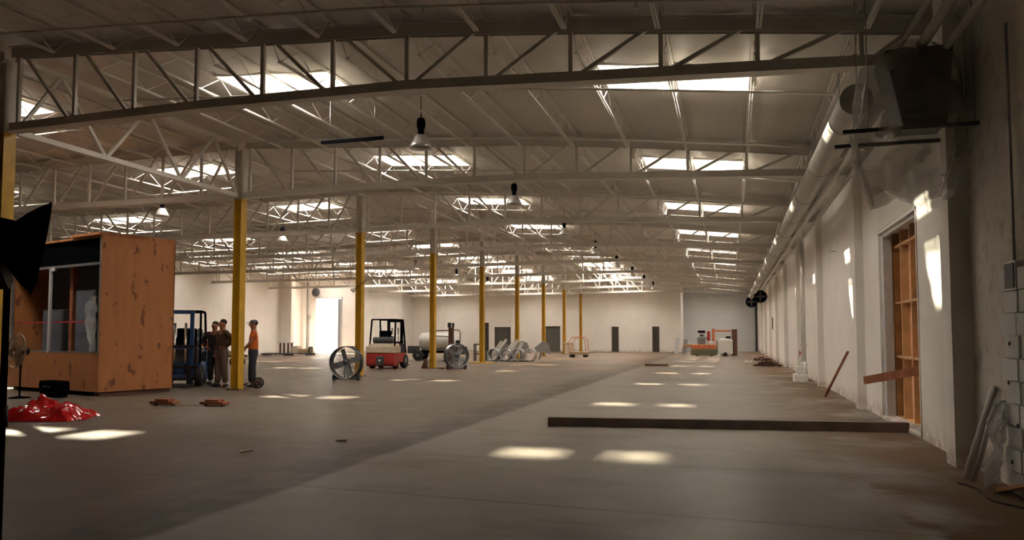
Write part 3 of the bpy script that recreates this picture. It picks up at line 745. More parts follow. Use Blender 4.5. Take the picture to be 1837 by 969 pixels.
# hanging plastic in the crate opening
vs = []; fs = []
for j in range(17):
    v = j / 16
    for i in range(15):
        u = i / 14; wv = .14 + .34 * math.sin(math.pi * min(1, v * 1.15)) * (1 - .3 * v)
        n_ = noise.noise(Vector((u * 5, v * 6, 2.2)))
        vs.append((-.12 - u * wv + .03 * n_, -.03 - .10 * math.sin(math.pi * u) + .05 * n_, 2.32 - 1.28 * v))
for j in range(16):
    for i in range(14): a = j * 15 + i; fs.append((a, a + 1, a + 16, a + 15))
k = thing('hanging_plastic', 'crumpled clear plastic hanging from the crate front edge', 'plastic sheet', crate_pt(0, 0, 0), -ang)
o = MB().add(vs, fs, True).build('film_sheet', 'filmbright', k)
# red plastic sheet
def redsheet():
    vs = []; fs = []; N = 34
    for j in range(N + 1):
        for i in range(N + 1):
            u = i / N * 2 - 1; v = j / N * 2 - 1
            e = max(0, 1 - max(abs(u), abs(v)) ** 2.2)
            n1 = noise.noise(Vector((u * 1.6, v * 1.6, 7.3))); n2 = abs(noise.noise(Vector((u * 3.4, v * 3.0, 1.3))))
            z = .012 + e * (.24 + .22 * n1 + .20 * n2); z = max(.012, z)
            vs.append((u * .62 * (1 + .15 * noise.noise(Vector((v * 2, 0, 3)))), v * .48, z))
    for j in range(N):
        for i in range(N): a = j * (N + 1) + i; fs.append((a, a + 1, a + N + 2, a + N + 1))
    o = MB().add(vs, fs, False).build('red_plastic_sheet', 'redsheet'); return o
o = redsheet(); o.location = (-11.05, 10.1, 0); o.rotation_euler = (0, 0, .25); tag(o, 'crumpled glossy red plastic sheet on the floor at the far left', 'plastic sheet')
o = crumple('red_flap', 'redsheet', .5, .03, (-10.55, 10.05, 0), .1, 2, .02, 8, 8, lean=.25, taper=.1); tag(o, 'flat end of red plastic lying right of the crumpled red sheet', 'plastic sheet')
# black case before the crate
t = thing('black_case', 'low rounded black equipment case on the floor before the crate', 'case', (-14.95, 13.78, 0), -ang)
MB().prism([(-.30, 0), (.30, 0), (.40, .16), (.40, .34), (.34, .37), (-.34, .37), (-.40, .34), (-.40, .16)], -.15, .15, 'y').build('shell', 'black', t, .02)
MB().tube([(-.12, -.16, .22), (-.10, -.19, .25), (.10, -.19, .25), (.12, -.16, .22)], .012, 8).build('handle', 'blackmetal', t)
# pedestal fan
t = thing('pedestal_fan', 'tan round pedestal fan on a thin black stand before the crate', 'fan', (-15.35, 13.25, 0), -.25)
MB().lathe([(0, 0), (.22, 0), (.22, .02), (.04, .05), (0, .05)], n=24).build('base', 'black', t)
MB().tube([(0, 0, .04), (0, 0, .82)], .02, 10).build('pole', 'black', t)
MB().lathe([(.02, -.16), (.08, -.15), (.09, 0), (.03, .02)], (0, .0, 1.06), (0, -1, .1), 16).build('motor', 'blackmetal', t)
b = MB().ring((0, -.10, 1.07), .38, .014, (0, -1, .1), 36, 6)
for r_ in (.10, .17, .24, .31): b.ring((0, -.10 - .05 * (1 - r_ / .38), 1.07), r_, .004, (0, -1, .1), 28, 4)
for k in range(24):
    a = k / 24 * 6.283; b.tube([(.04 * math.cos(a), -.16, 1.07 + .04 * math.sin(a)), (.38 * math.cos(a), -.10, 1.07 + .38 * math.sin(a)), (.1 * math.cos(a), .06, 1.06 + .1 * math.sin(a))], .004, 4)
b.build('guard', 'tan_fan', t)
b = MB()
for k in range(4):
    a = k * math.pi / 2 + .3
    b.bar((.03 * math.cos(a), -.08, 1.07 + .03 * math.sin(a)), (.34 * math.cos(a), -.08, 1.07 + .34 * math.sin(a)), .20, .008, Vector((.3 * math.sin(a), 1, -.3 * math.cos(a))).normalized())
b.build('blades', 'tan_fan', t)
# black dish reflector on a stand, close at the left edge
DZ = 4.55
def at(px, py, z):
    a = (px - 918.5) / F; b_ = -(py - CY) / F; return Vector((0, 0, 1.4)) + (_fw + _rt * a + _up * b_) * z
dc = at(71, 445, DZ); ax = (_rt * .83 - _up * .19 + _fw * .60).normalized()
t = thing('dish_lamp', 'black dish-shaped studio lamp seen side-on, close at the left edge', 'lamp', (dc.x, dc.y, 0))
L = Vector((0, 0, dc.z))
MB().lathe([(.285, 0), (.285, .008), (.275, -.004), (.24, -.05), (.19, -.10), (.13, -.15), (.12, -.15), (.18, -.09), (.23, -.045), (.27, 0)], L, ax, 48).build('dish', 'black', t)
MB().lathe([(0, -.42), (.12, -.42), (.135, -.39), (.135, -.16), (.12, -.12), (.05, -.11)], L, ax, 24).build('lamp_head', 'black', t)
hp = L - ax * .24
sp_ = at(6, 700, DZ); sx = Vector((sp_.x - dc.x, sp_.y - dc.y, 0))
MB().tube([(sx.x, sx.y, .05), (sx.x, sx.y, dc.z - .10)], .020, 14).build('stand_pole', 'black', t)
MB().bar((sx.x, sx.y, dc.z - .22), (hp.x, hp.y, hp.z - .05), .05, .09).build('yoke', 'blackmetal', t)
b = MB().tube([(sx.x, sx.y, .85), (sx.x, sx.y, .98)], .03, 12); b.build('collar', 'blackmetal', t)
MB().lathe([(0, 0), (.2, 0), (.2, .03), (.04, .06), (0, .06)], (sx.x, sx.y, 0), UP, 28).build('base', 'black', t)
# ------------------------------------------------------------------ forklifts
def wheel(name, t, x, y, r, w, hub='grey'):
    o = MB().lathe([(r * .55, -w / 2), (r * .9, -w / 2), (r, -w / 2 + .03), (r, w / 2 - .03), (r * .9, w / 2), (r * .55, w / 2)], (x, y, r), (1, 0, 0), 24).build(name, 'rubber', t)
    MB().lathe([(0, -w / 2 + .01), (r * .56, -w / 2 + .02), (r * .56, w / 2 - .02), (0, w / 2 - .01)], (x, y, r), (1, 0, 0), 18).build('hub', hub, o)
    return o
def forklift(name, label, loc, rz, body, top, mastm, w=1.15):
    """forks point to +y"""
    t = thing(name, label, 'forklift', loc, rz); h = w / 2
    MB().prism([(-1.12, .22), (-1.05, .12), (-.55, .12), (-.55, .40), (-.5, .62), (-.5, .98), (-.95, .98), (-1.10, .86)], -h, h, 'x').build('counterweight', body, t, .03)
    MB().box(-h + .04, h - .04, -.52, .62, .26, .66).build('chassis', body, t, .02)
    MB().box(-h + .10, h - .10, -1.02, -.15, .90, 1.07).build('engine_cover', top, t, .04)
    MB().box(-h - .01, h + .01, -1.13, -.3, .68, .96).build('cover_band', top, t, .02)
    MB().box(-.17, .17, -1.17, -1.02, .16, .55).build('tow_hitch', 'darkgrey', t, .02)
    MB().lathe([(0, 0), (.05, 0), (.05, .03), (0, .03)], (0, -1.17, .36), (0, -1, 0), 12).build('tow_pin', 'lightgrey', t)
    MB().box(-.28, .28, -.45, .05, 1.05, 1.17).box(-.27, .27, -.52, -.42, 1.12, 1.62).build('seat', 'black', t, .04)
    MB().ring((0, .34, 1.28), .16, .016, (0, -.5, 1), 20, 6).tube([(0, .34, 1.28), (0, .50, .85)], .02, 8).build('steering_wheel', 'black', t)
    MB().box(-h + .1, h - .1, .45, .62, .62, 1.05).build('dashboard', 'darkgrey', t, .02)
    for s in (-1, 1):
        MB().bar((s * (h - .07), -.86, .95), (s * (h - .10), -.70, 2.08), .06).build('guard_post', 'black', t); MB().bar((s * (h - .07), .60, .62), (s * (h - .10), .30, 2.08), .06).build('guard_post', 'black', t)
    b = MB().bar((-h + .1, -.70, 2.09), (h - .1, -.70, 2.09), .06).bar((-h + .1, .34, 2.09), (h - .1, .34, 2.09), .06)
    for k in range(7): x = -h + .10 + k * (w - .2) / 6; b.bar((x, -.70, 2.10), (x, .34, 2.10), .035)
    b.build('overhead_guard', 'black', t)
    for s in (-1, 1): MB().box(s * .30 - .05, s * .30 + .05, .74, .86, .10, 2.06).build('mast_channel', mastm, t)
    for za, zb_ in ((2.0, 2.09), (1.05, 1.13), (.25, .33)): MB().box(-.36, .36, .76, .84, za, zb_).build('mast_crossbar', mastm, t)
    MB().tube([(-.14, .80, .2), (-.14, .80, 1.75)], .035, 10).tube([(.14, .80, .2), (.14, .80, 1.75)], .035, 10).build('lift_cylinder', 'chrome', t)
    MB().box(-.48, .48, .88, .93, .18, .26).box(-.48, .48, .88, .93, .50, .58).box(-.44, -.38, .9, .94, .2, 1.15).box(.38, .44, .9, .94, .2, 1.15).box(-.44, .44, .9, .94, 1.1, 1.15).build('carriage', 'blackmetal', t)
    for s in (-1, 1): MB().box(s * .26 - .06, s * .26 + .06, .93, 1.95, .05, .09).box(s * .26 - .06, s * .26 + .06, .93, .97, .05, .60).build('fork', 'blackmetal', t)
    for s in (-1, 1):
        wheel('wheel', t, s * (h - .09), .48, .30, .20); wheel('wheel', t, s * (h - .11), -.62, .25, .17)
    MB().tube([(-h + .2, -.72, 1.21), (h - .2, -.72, 1.21)], .14, 14).build('gas_cylinder', 'darkgrey', t)
    return t
forklift('forklift', 'red and cream forklift seen from behind beside a yellow column', (-14.25, 30.0, 0), math.radians(6), 'red', 'cream', 'black', 1.25)
forklift('forklift', 'blue and dark forklift parked against the plywood crate', (-14.95, 18.05, 0), math.radians(212), 'blue', 'darkgrey', 'blue', 1.12)
# ------------------------------------------------------------------ drum fans
def drum_fan(label, loc, rz, shell, seed):
    t = thing('drum_fan', label, 'fan', loc, rz); R, D, zc = .50, .30, .56
    MB().lathe([(R, -D / 2), (R + .015, -D / 2 - .01), (R + .015, D / 2 + .01), (R, D / 2), (R - .008, D / 2), (R - .008, -D / 2), (R, -D / 2)], (0, 0, zc), (0, 1, 0), 48).build('drum', shell, t)
    for s in (-1, 1):
        b = MB().ring((0, s * D / 2, zc), R, .014, (0, 1, 0), 40, 6)
        for r_ in (.12, .2, .28, .36, .43): b.ring((0, s * (D / 2 + .01), zc), r_, .0035, (0, 1, 0), 32, 4)
        for k in range(12):
            a = k / 12 * 6.283; b.tube([(.05 * math.cos(a), s * (D / 2 + .01), zc + .05 * math.sin(a)), (R * math.cos(a), s * D / 2, zc + R * math.sin(a))], .004, 4)
        b.build('grille', 'galv', t)
    b = MB()
    for k in range(4):
        a = k * math.pi / 2 + seed
        b.bar((.06 * math.cos(a), 0, zc + .06 * math.sin(a)), (.44 * math.cos(a), 0, zc + .44 * math.sin(a)), .20, .008, Vector((.5 * math.sin(a), 1, -.5 * math.cos(a))).normalized())
    b.build('blades', 'grey', t)
    MB().lathe([(0, -.11), (.09, -.10), (.10, .08), (0, .10)], (0, .02, zc), (0, 1, 0), 18).build('motor', 'darkgrey', t)
    MB().bar((-.06, 0, .05), (-.06, 0, zc), .04).bar((.06, 0, .05), (.06, 0, zc), .04).build('motor_mount', 'grey', t)
    MB().box(-.36, .36, -.16, -.12, .03, .07).box(-.36, .36, .12, .16, .03, .07).box(-.36, -.32, -.16, .16, .03, .10).box(.32, .36, -.16, .16, .03, .10).build('floor_frame', 'darkgrey', t)
    for s in (-1, 1): MB().lathe([(0, -.03), (.10, -.03), (.10, .03), (0, .03)], (s * .40, .0, .10), (1, 0, 0), 18).build('wheel', 'rubber', t)
    MB().tube([(-.25, .16, zc + .44), (-.22, .26, zc + .5), (.22, .26, zc + .5), (.25, .16, zc + .44)], .012, 8).build('handle', 'blackmetal', t)
    return t
drum_fan('large round drum fan facing the camera at the third yellow column', (-11.6, 21.35, 0), .1, 'blackmetal', .3)
drum_fan('grey round drum fan turned aside, right of the fourth yellow column', (-10.95, 29.5, 0), .75, 'darkgrey', .9)
# wheeled reel by first column
t = thing('hose_reel', 'small dark wheeled reel on the floor at the man in orange\'s feet', 'reel', (-12.1, 17.45, 0), .4)
MB().ring((0, -.12, .15), .125, .02, (0, 1, 0), 22, 6).build('wheel', 'rubber', t)
MB().ring((0, .12, .15), .125, .02, (0, 1, 0), 22, 6).build('wheel', 'rubber', t)
MB().lathe([(.05, -.1), (.085, -.09), (.085, .09), (.05, .1)], (0, 0, .15), (0, 1, 0), 18, caps=True).build('spool', 'brown', t)
MB().tube([(0, -.12, .15), (0, .12, .15)], .014, 8).tube([(0, 0, .15), (-.42, 0, .05)], .014, 8).build('axle_bar', 'grey', t)
# boots round the third column base
o = MB().prism([(-.30, 0), (-.05, 0), (-.07, .42), (-.14, .42)], -.09, .09, 'y').build('column_boot', 'brown', None, .01); o.location = (XC - .10, Y0 + 3 * DY - .26, 0); tag(o, 'dark red-brown wedge at the foot of the fourth yellow column', 'wedge')
o = MB().box(-.12, .12, -.08, .08, 0, .06).build('brown_block', 'brown', None, .01); o.location = (-11.75, 29.9, 0); tag(o, 'small brown block on the floor right of the red-brown wedge', 'block')
o = MB().box(-.62, .62, -.14, .14, 0, .05).box(-.62, .62, .2, .42, 0, .05).build('yellow_boards', 'yellow', None, .005); o.location = (XC + .05, Y0 + 4 * DY - .3, 0); tag(o, 'flat yellow-brown boards on the floor at the foot of the fifth column', 'boards')
# ------------------------------------------------------------------ tank trailer with figure-like hose mast
t = thing('tank_trailer', 'white tank trailer with black wheels behind the red forklift', 'trailer', (-16.0, 40.2, 0), .12)
MB().lathe([(.0, -1.15), (.3, -1.12), (.46, -1.0), (.5, -.8), (.5, .8), (.46, 1.0), (.3, 1.12), (0, 1.15)], (0, 0, 1.08), (1, 0, 0), 28).build('tank', 'whitep', t)
MB().box(-1.35, 1.35, -.42, -.34, .42, .56).box(-1.35, 1.35, .34, .42, .42, .56).box(-1.35, -1.27, -.42, .42, .42, .56).box(1.27, 1.35, -.42, .42, .42, .56).build('frame', 'black', t)
MB().box(-1.75, -1.2, -.35, .35, .40, .82).build('pump_box', 'darkgrey', t, .04); MB().box(.9, 1.6, -.4, .4, .35, .8).build('engine_box', 'darkgrey', t, .04)
for x in (-1.05, .75):
    for s in (-1, 1): 
        w_ = MB().lathe([(.1, -.1), (.26, -.1), (.30, -.06), (.30, .06), (.26, .1), (.1, .1)], (x, s * .58, .30), (0, 1, 0), 22).build('wheel', 'rubber', t)
        MB().lathe([(0, -.06), (.12, -.06), (.12, .06), (0, .06)], (x, s * .58, .30), (0, 1, 0), 14).build('hub', 'grey', w_)
t = thing('hoist_mast', 'red-brown hoist with looped rails above the white tank', 'hoist', (-14.75, 38.9, 0), .1)
MB().box(-.13, .13, -.12, .12, 0, 1.85).build('mast', 'brown', t, .01)
MB().box(-.18, -.02, -.1, .1, 1.85, 2.12).box(.05, .16, -.08, .08, 1.85, 2.10).build('motor_head', 'blackmetal', t, .02)
MB().tube([(-.1, 0, 1.7), (-.9, 0, 1.68), (-1.0, 0, 1.55), (-.85, 0, 1.38), (-.1, 0, 1.36)], .03, 8).tube([(.1, 0, 1.74), (.45, 0, 1.70), (.52, 0, 1.55), (.50, 0, 1.1)], .025, 8).build('looped_rail', 'brown', t)
MB().box(.28, .50, -.1, .1, .85, 1.15).build('control_box', 'blackmetal', t, .02)
MB().box(-.35, .45, -.3, .3, 0, .08).build('base', 'blackmetal', t)
# ------------------------------------------------------------------ heap of silver ducts and channels
BX, BY = -11.9, 40.3
rr = random.Random(11)
def put(o, x, y, z, rot=(0, 0, 0)): o.location = (x, y, z); o.rotation_euler = rot; return o
for i in range(5):
    x = BX - .95 + i * .34 + (.15 if i > 1 else 0); L_ = 1.25 - .05 * i
    o = MB().box(-.07, .07, -.01, .01, 0, L_).box(-.07, -.055, -.05, .01, 0, L_).box(.055, .07, -.05, .01, 0, L_).build('metal_channel', 'brightmetal')
    put(o, x - .25, BY + .08, .12 + .12 * (i % 2), (-.25, math.radians(38 - 3 * i), 0))
    tag(o, 'slanted bright metal channel, %s from the left in the silver pile' % ORD[i], 'metal channel', 'bright metal channels')
for i in range(4):
    x = BX - .65 + i * .70
    t = thing('duct_section', 'round silver duct section, %s from the left at the front of the pile' % ORD[i], 'duct section', (x, BY - .45 - .05 * i, .38), .06 * i, 'silver duct sections')
    MB().lathe([(.30, -.25), (.33, -.25), (.33, .25), (.30, .25), (.30, -.25)], (0, 0, 0), (.2, 1, 0), 26).build('shell', 'galv', t)
    MB().ring((0, -.25, 0), .32, .02, (.2, 1, 0), 26, 6).build('rim', 'brightmetal', t)
for i in range(3):
    o = MB().prism([(-.5, 0), (.55, 0), (.25, .55), (-.1, .62)], -.02, .02, 'y').box(-.5, .5, -.12, .12, 0, .04).build('duct_elbow', 'galv', None, .005)
    put(o, BX - .5 + i * 1.15, BY + .45, .50, (0, .15 * i, .2)); tag(o, 'grey folded duct piece, %s from the left behind the silver sections' % ORD[i], 'duct piece', 'grey duct pieces')
    o2 = MB().box(-.05, .05, -.05, .05, 0, .47).build('foot', 'galv', o); o2.location = (0, 0, -.45)
o = MB().box(-1.25, 1.3, -.7, .7, 0, .04).build('drop_sheet', 'darkgrey', None, .005); o.location = (BX + .05, BY, 0); tag(o, 'dark board under the pile of silver ducts', 'board')
t = thing('wire_cart', 'small dark frame cart at the left end of the silver pile', 'cart', (BX - 1.6, BY - .1, 0), .1)
for x, y in ((-.3, -.2), (.3, -.2), (-.3, .2), (.3, .2)): MB().box(x - .03, x + .03, y - .03, y + .03, 0, .95).build('post', 'darkgrey', t)
MB().box(-.33, .33, -.23, .23, .35, .4).box(-.33, .33, -.23, .23, .88, .95).build('shelf', 'olive', t)
# ------------------------------------------------------------------ platform cart
t = thing('platform_cart', 'small tan platform cart with thin orange rails near the last columns', 'cart', (-9.55, 48.8, 0), -.1)
MB().box(-.58, .58, -.4, .4, .16, .36).build('platform', 'tan', t, .02)
for x in (-.45, .45): MB().lathe([(0, -.35), (.09, -.35), (.09, .35), (0, .35)], (x, 0, .09), (0, 1, 0), 14).build('wheel', 'rubber', t)
MB().tube([(-.5, -.35, .34), (-.62, -.35, .9), (-.40, -.35, 1.28), (.30, -.35, 1.33), (.5, -.35, 1.1), (.56, -.35, .34)], .022, 8).build('rail', 'orange', t)
MB().tube([(-.5, .35, .34), (-.55, .35, .9), (-.35, .35, 1.25), (.32, .35, 1.3), (.5, .35, 1.1), (.52, .35, .34)], .022, 8).build('rail', 'orange', t)
o = MB().box(-.3, .3, -.25, .25, 0, .82).box(-.36, .36, -.3, .3, .82, .9).build('pink_stand', 'cream', None, .01); o.location = (-11.6, 55.5, 0); tag(o, 'pale box stand behind the platform cart', 'stand')
# ------------------------------------------------------------------ orange and grey machine at the far end
t = thing('concrete_machine', 'orange and grey machine with white cabinet before the grey far wall', 'machine', (-.9, 54.0, 0), .12)
MB().box(-1.75, -.05, -.7, .6, .06, .48).build('skid_base', 'olive', t, .04)
MB().box(-1.70, -.1, -.66, .5, .48, .80).build('body', 'orange', t, .04)
MB().box(-2.25, -1.6, -.4, .0, .62, .80).build('side_arm', 'wood', t, .02)
MB().box(-1.30, -.78, -.4, .2, .8, 1.15).box(-1.38, -.70, -.45, .25, 1.15, 1.32).build('grey_housing', 'grey', t, .03)
MB().box(-1.28, -.82, -.35, .15, 1.32, 1.75).build('display_head', 'lightgrey', t, .03)
MB().box(-1.30, -.80, -.38, -.34, 1.60, 1.76).box(-1.16, -.94, -.38, -.34, 1.38, 1.46).build('display_visor', 'black', t)
MB().box(-.66, -.45, -.3, 0, 1.05, 1.72).build('side_tank', 'red', t, .03)
MB().box(-.30, -.14, -.25, .15, .78, 1.90).box(-.30, .92, -.18, .02, 1.68, 1.80).build('lift_frame', 'orange', t, .02)
MB().box(-.62, -.2, -.5, .2, .80, 1.02).build('green_cover', 'lightgrey', t, .03)
MB().box(.0, 1.02, -.55, .65, .15, 1.12).box(.15, .7, -.3, .3, 1.12, 1.22).build('white_cabinet', 'whitep', t, .05)
MB().box(.60, .90, -.3, 0, 1.22, 1.36).build('lamp_bar', 'black', t, .02)
MB().box(1.05, 1.32, -.45, .5, .04, 1.86).build('rear_post', 'brown', t, .02)
MB().box(1.14, 1.24, -.2, 0, 1.86, 1.98).build('post_cap', 'whitep', t)
for x in (-1.35, -.4, .5):
    MB().lathe([(0, -.6), (.14, -.6), (.14, .6), (0, .6)], (x, 0, .14), (0, 1, 0), 16).build('roller', 'blackmetal', t)
for i, (x, y, a) in enumerate(((-4.05, 60.0, .12), (-3.5, 60.2, .18))):
    o = MB().box(-.16, .16, -.03, .03, 0, 1.25 - .1 * i).build('propped_board', 'lightgrey' if i == 0 else 'grey', None, .01); put(o, x, y, 0, (-.1, a, .3))
    tag(o, '%s thin panel propped near the corner of the grey far wall' % ('left pale' if i == 0 else 'right grey'), 'panel')
# dark corner post at far right
struct('trim_corner', MB().box(XR - .35, XR - .05, 70.0, 70.3, 0, 4.6), 'darkgrey')
# ------------------------------------------------------------------ far left pallet with goods
t = thing('flat_pallet', 'long low dark pallet against the far left wall', 'pallet', (-30.3, 47.6, 0), .08)
MB().box(-2.0, 1.6, -.6, .6, .08, .16).build('deck_boards', 'darkgrey', t)
for x in (-1.9, -.2, 1.5): MB().box(x - .08, x + .08, -.6, .6, 0, .08).build('runner', 'darkgrey', t)
t = thing('small_table', 'small white table standing on the low pallet at the left wall', 'table', (-30.7, 47.6, .16), .1)
MB().box(-.55, .55, -.35, .35, .72, .80).build('tabletop', 'whitep', t, .01)
for x, y in ((-.3, -.28), (.3, -.28), (-.3, .28), (.3, .28)): MB().box(x - .05, x + .05, y - .05, y + .05, 0, .72).build('leg', 'brown', t)
for i, (x, w_, h, m_, lab) in enumerate(((-29.83, .24, .45, 'cream', 'cream carton'), (-29.20, .34, .25, 'tan', 'flat tan carton'), (-28.74, .09, .40, 'olive', 'narrow olive carton'))):
    o = MB().box(-w_, w_, -.3, .3, 0, h).prism([(-w_, h), (w_, h), (w_ * .7, h + .08), (-w_ * .6, h + .06)], -.25, .25, 'y').build('carton', m_, None, .02)
    o.location = (x, 47.6 + .02 * i, .16); o.rotation_euler = (0, 0, .1 * i); tag(o, lab + ' on the low pallet by the left wall', 'carton')
heap('rubble_heap', 'low dark rubble strip left of the dock doorway', 'rubble', (-32.4, 52.2, 0), 26, .7, .2, 'darkgrey', 12)
# orange work cart behind the two men
t = thing('work_cart', 'long low orange work cart behind the two men', 'cart', (-22.9, 29.8, 0), .05)
MB().box(-1.3, 1.4, -.35, .35, .42, .52).build('platform', 'brown', t, .01)
MB().box(-1.25, -.55, -.3, .3, .52, 1.15).build('orange_box', 'orange', t, .02)
MB().box(-1.2, -.7, -.2, .2, 1.15, 1.55).sphere((-.9, 0, 1.62), .14).build('dark_bundle', 'darkgrey', t, .02)
MB().box(.0, .35, -.2, .2, .52, .78).box(.6, 1.1, -.2, .2, .52, .70).build('tool_boxes', 'tan', t, .02)
for x in (-1.0, 1.1):
    for s in (-1, 1): MB().lathe([(0, -.04), (.20, -.04), (.20, .04), (0, .04)], (x, s * .3, .20), (0, 1, 0), 18).build('wheel', 'rubber', t)
for x in (-1.0, 1.1): MB().box(x - .03, x + .03, -.3, .3, .18, .44).build('axle_bracket', 'darkgrey', t)
# lamp clamped on the second column
t = thing('clamp_lamp', 'small white lamp clamped to the third yellow column', 'lamp', (XC - .08, Y0 + 2 * DY - .20, 3.02))
MB().lathe([(.02, 0), (.05, .02), (.085, .14), (.08, .14), (.04, .03)], (0, 0, 0), (-.5, -.5, -.5), 16).build('shade', 'whitep', t)
MB().bar((0, 0, 0), (.08, .08, .08), .03).tube([(.06, .04, .06), (.40, .05, .30)], .012, 6).build('clamp', 'blackmetal', t)
# ------------------------------------------------------------------ people
def skin_mesh(name, verts, edges, rad, m, parent=None, sub=2, extra=None, root=0):
    me = bpy.data.meshes.new(name); me.from_pydata(verts, edges, []); o = bpy.data.objects.new(name, me); C.objects.link(o)
    md = o.modifiers.new('skin', 'SKIN'); md.use_smooth_shade = True
    sv = me.skin_vertices[0].data
    for i, r in enumerate(rad): sv[i].radius = r if isinstance(r, tuple) else (r, r); sv[i].use_root = (i == root)
    ms = o.modifiers.new('sub', 'SUBSURF'); ms.levels = sub; ms.render_levels = sub
    dg = bpy.context.evaluated_depsgraph_get(); ev = o.evaluated_get(dg); m2 = bpy.data.meshes.new_from_object(ev)
    o.modifiers.clear(); o.data = m2; bpy.data.meshes.remove(me)
    if extra:
        bm = bmesh.new(); bm.from_mesh(m2); tmp = extra.mesh('tmp'); bm.from_mesh(tmp); bm.to_mesh(m2); bm.free()
    m2.materials.clear(); m2.materials.append(M[m]); m2.name = name
    for p in m2.polygons: p.use_smooth = True
    if parent: o.parent = parent
    return o
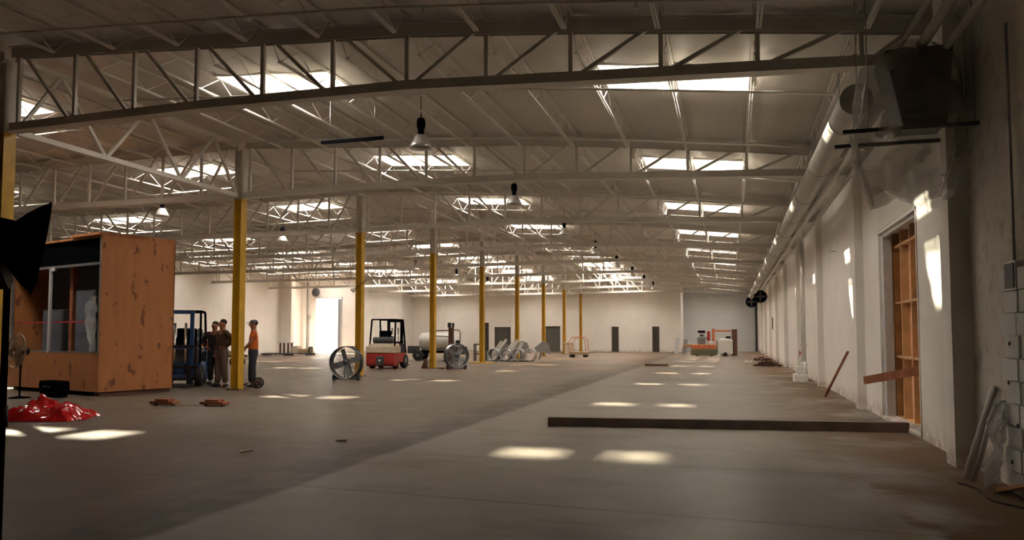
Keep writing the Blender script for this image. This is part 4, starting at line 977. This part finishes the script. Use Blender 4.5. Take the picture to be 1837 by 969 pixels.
def person(label, loc, rz, shirt, trousers, arms, sleeve=.55, cap=None, hair='hair', legs=(.10, .12), scale=1.0, top=1.78):
    """local: face looks to -y.  arms: per side (elbow, wrist, handtip) for x>0 side = left hand side of figure"""
    t = thing('person', label, 'person', loc, rz); t.scale = (scale,) * 3
    V = [(0, 0, .96), (0, 0, 1.12), (0, .0, 1.32), (0, .01, 1.46), (0, 0, 1.54), (0, -.015, 1.63), (0, -.01, 1.71)]
    R = [(.155, .115), (.145, .105), (.165, .115), (.09, .075), (.060, .064), (.100, .116), (.078, .096)]
    E = [(i, i + 1) for i in range(6)]
    def chain(start, pts, rs):
        p = start
        for q, r in zip(pts, rs): V.append(q); R.append(r); E.append((p, len(V) - 1)); p = len(V) - 1
        return p
    hands = MB()
    armV = {}
    for s, arm in zip((1, -1), arms):
        el, wr, ht = [Vector(a) for a in arm]; sh = Vector((s * .19, .01, 1.42))
        a0 = len(V); chain(2, [tuple(sh), tuple(el), tuple(el.lerp(wr, .5)), tuple(wr), tuple(wr.lerp(ht, .5))], [.058, .043, .038, .028, (.036, .022)]); armV[s] = (sh, el, wr)
        d = (ht - wr).normalized(); side = d.cross(Vector((s, .2, 0))).normalized(); nrm = d.cross(side)
        pc = wr.lerp(ht, .55)
        for f in range(4):
            b0 = pc + side * (.030 - .020 * f); Lf = (.070, .080, .075, .058)[f]
            hands.tube([b0, b0 + d * Lf * .5 + nrm * .004, b0 + d * Lf * .8 + nrm * .018, b0 + d * Lf + nrm * .034], [.0095, .009, .008, .006], 7)
        tb = wr.lerp(ht, .25) + side * .028
        hands.tube([tb, tb + side * .022 + d * .028, tb + side * .026 + d * .058 + nrm * .012], [.011, .010, .007], 7)
    lx = legs
    legpts = {}
    for s, fy in ((1, lx[0]), (-1, lx[1])):
        hip = (s * .095, 0, .90); kn = (s * .115, -.02 + fy * .4, .50); an = (s * .125, fy * .8, .09); to = (s * .15, fy * .8 - .16, .045)
        chain(0, [hip, kn, (s * .12, fy * .6 + .01, .33), an, to], [.088, .060, .058, .040, (.042, .032)]); legpts[s] = (hip, kn, an, to)
    # nose, ears, brow
    face = MB(); face.tube([(0, -.105, 1.665), (0, -.128, 1.632), (0, -.112, 1.622)], [.008, .014, .010], 8)
    for s in (1, -1): face.sphere((s * .086, .0, 1.645), .028, (.35, .7, 1.1)); face.sphere((s * .032, -.098, 1.668), .010)
    face.tube([(-.024, -.104, 1.592), (0, -.110, 1.590), (.024, -.104, 1.592)], .006, 6)
    hands.v, o_ = hands.v, None
    hands.add(face.v, face.f, True)
    skin_mesh('body', V, E, R, 'skin', t, 2, hands)
    # shirt
    V2 = [(0, 0, .84), (0, 0, 1.12), (0, 0, 1.32), (0, .01, 1.455)]; R2 = [(.195, .15), (.185, .14), (.21, .15), (.085, .075)]; E2 = [(0, 1), (1, 2), (2, 3)]
    for s in (1, -1):
        sh, el, wr = armV[s]; n = len(V2); V2 += [tuple(sh), tuple(sh.lerp(el, sleeve if sleeve <= 1 else 1.0))]; R2 += [.075, .062]; E2 += [(2, n), (n, n + 1)]
        if sleeve > 1: V2.append(tuple(el.lerp(wr, .9))); R2.append(.042); E2.append((n + 1, n + 2))
    skin_mesh('shirt', V2, E2, R2, shirt, t, 2)
    V3 = [(0, 0, 1.06), (0, 0, .92)]; R3 = [(.18, .14), (.18, .145)]; E3 = [(0, 1)]
    for s in (1, -1):
        hip, kn, an, to = legpts[s]; n = len(V3); V3 += [(hip[0], hip[1], .86), kn, (an[0], an[1], .10)]; R3 += [.122, .096, .085]; E3 += [(1, n), (n, n + 1), (n + 1, n + 2)]
    skin_mesh('trousers', V3, E3, R3, trousers, t, 2)
    for s in (1, -1):
        an, to = legpts[s][2:]; o = MB().sphere((an[0] * 1.03, an[1] - .06, .055), .055, (.85, 2.6, 1.0)).build('shoe', 'blackmetal', t)
    if cap:
        MB().lathe([(.102, 1.675), (.100, 1.71), (.080, 1.75), (.04, 1.772), (0, 1.776)], (0, -.005, 0), UP, 24).add([(-.075, -.09, 1.690), (.075, -.09, 1.690), (.055, -.185, 1.678), (-.055, -.185, 1.678), (-.075, -.09, 1.698), (.075, -.09, 1.698), (.055, -.185, 1.686), (-.055, -.185, 1.686)], [(0, 1, 2, 3), (7, 6, 5, 4), (0, 4, 5, 1), (1, 5, 6, 2), (2, 6, 7, 3), (3, 7, 4, 0)]).build('cap', cap, t)
    MB().sphere((0, .022, 1.690), .092, (.95, 1.0, .90)).build('hair', hair, t)
    return t
hang_l = ((.25, .03, 1.15), (.26, -.04, .92), (.25, -.08, .76)); hang_r = ((-.25, .03, 1.15), (-.26, -.04, .92), (-.25, -.08, .76))
hip_l = ((.42, .10, 1.20), (.20, -.06, 1.02), (.10, -.13, 1.0)); hip_r = ((-.42, .10, 1.20), (-.20, -.06, 1.02), (-.10, -.13, 1.0))
person('man in brownish clothes with a hand on his hip, left of the second yellow column', (-13.38, 17.65, 0), math.radians(-25), 'brownshirt', 'khaki', (hip_l, hang_r), 1.5, legs=(.05, -.05), scale=1.05)
person('man in dark clothes standing just behind the man in brown', (-14.28, 18.5, 0), math.radians(10), 'darkshirt', 'jeans', (hip_l, hip_r), 1.5, legs=(-.04, .06), scale=1.03)
front = ((.22, -.06, 1.16), (.13, -.22, 1.00), (.03, -.26, .95)); front2 = ((-.22, -.06, 1.16), (-.13, -.22, 1.00), (-.05, -.27, .93))
person('man in orange t-shirt and cap standing right of the second yellow column', (-12.64, 18.0, 0), math.radians(-60), 'tshirt', 'jeans', (front, front2), .6, cap='darkgrey', legs=(.04, -.06), scale=1.04)
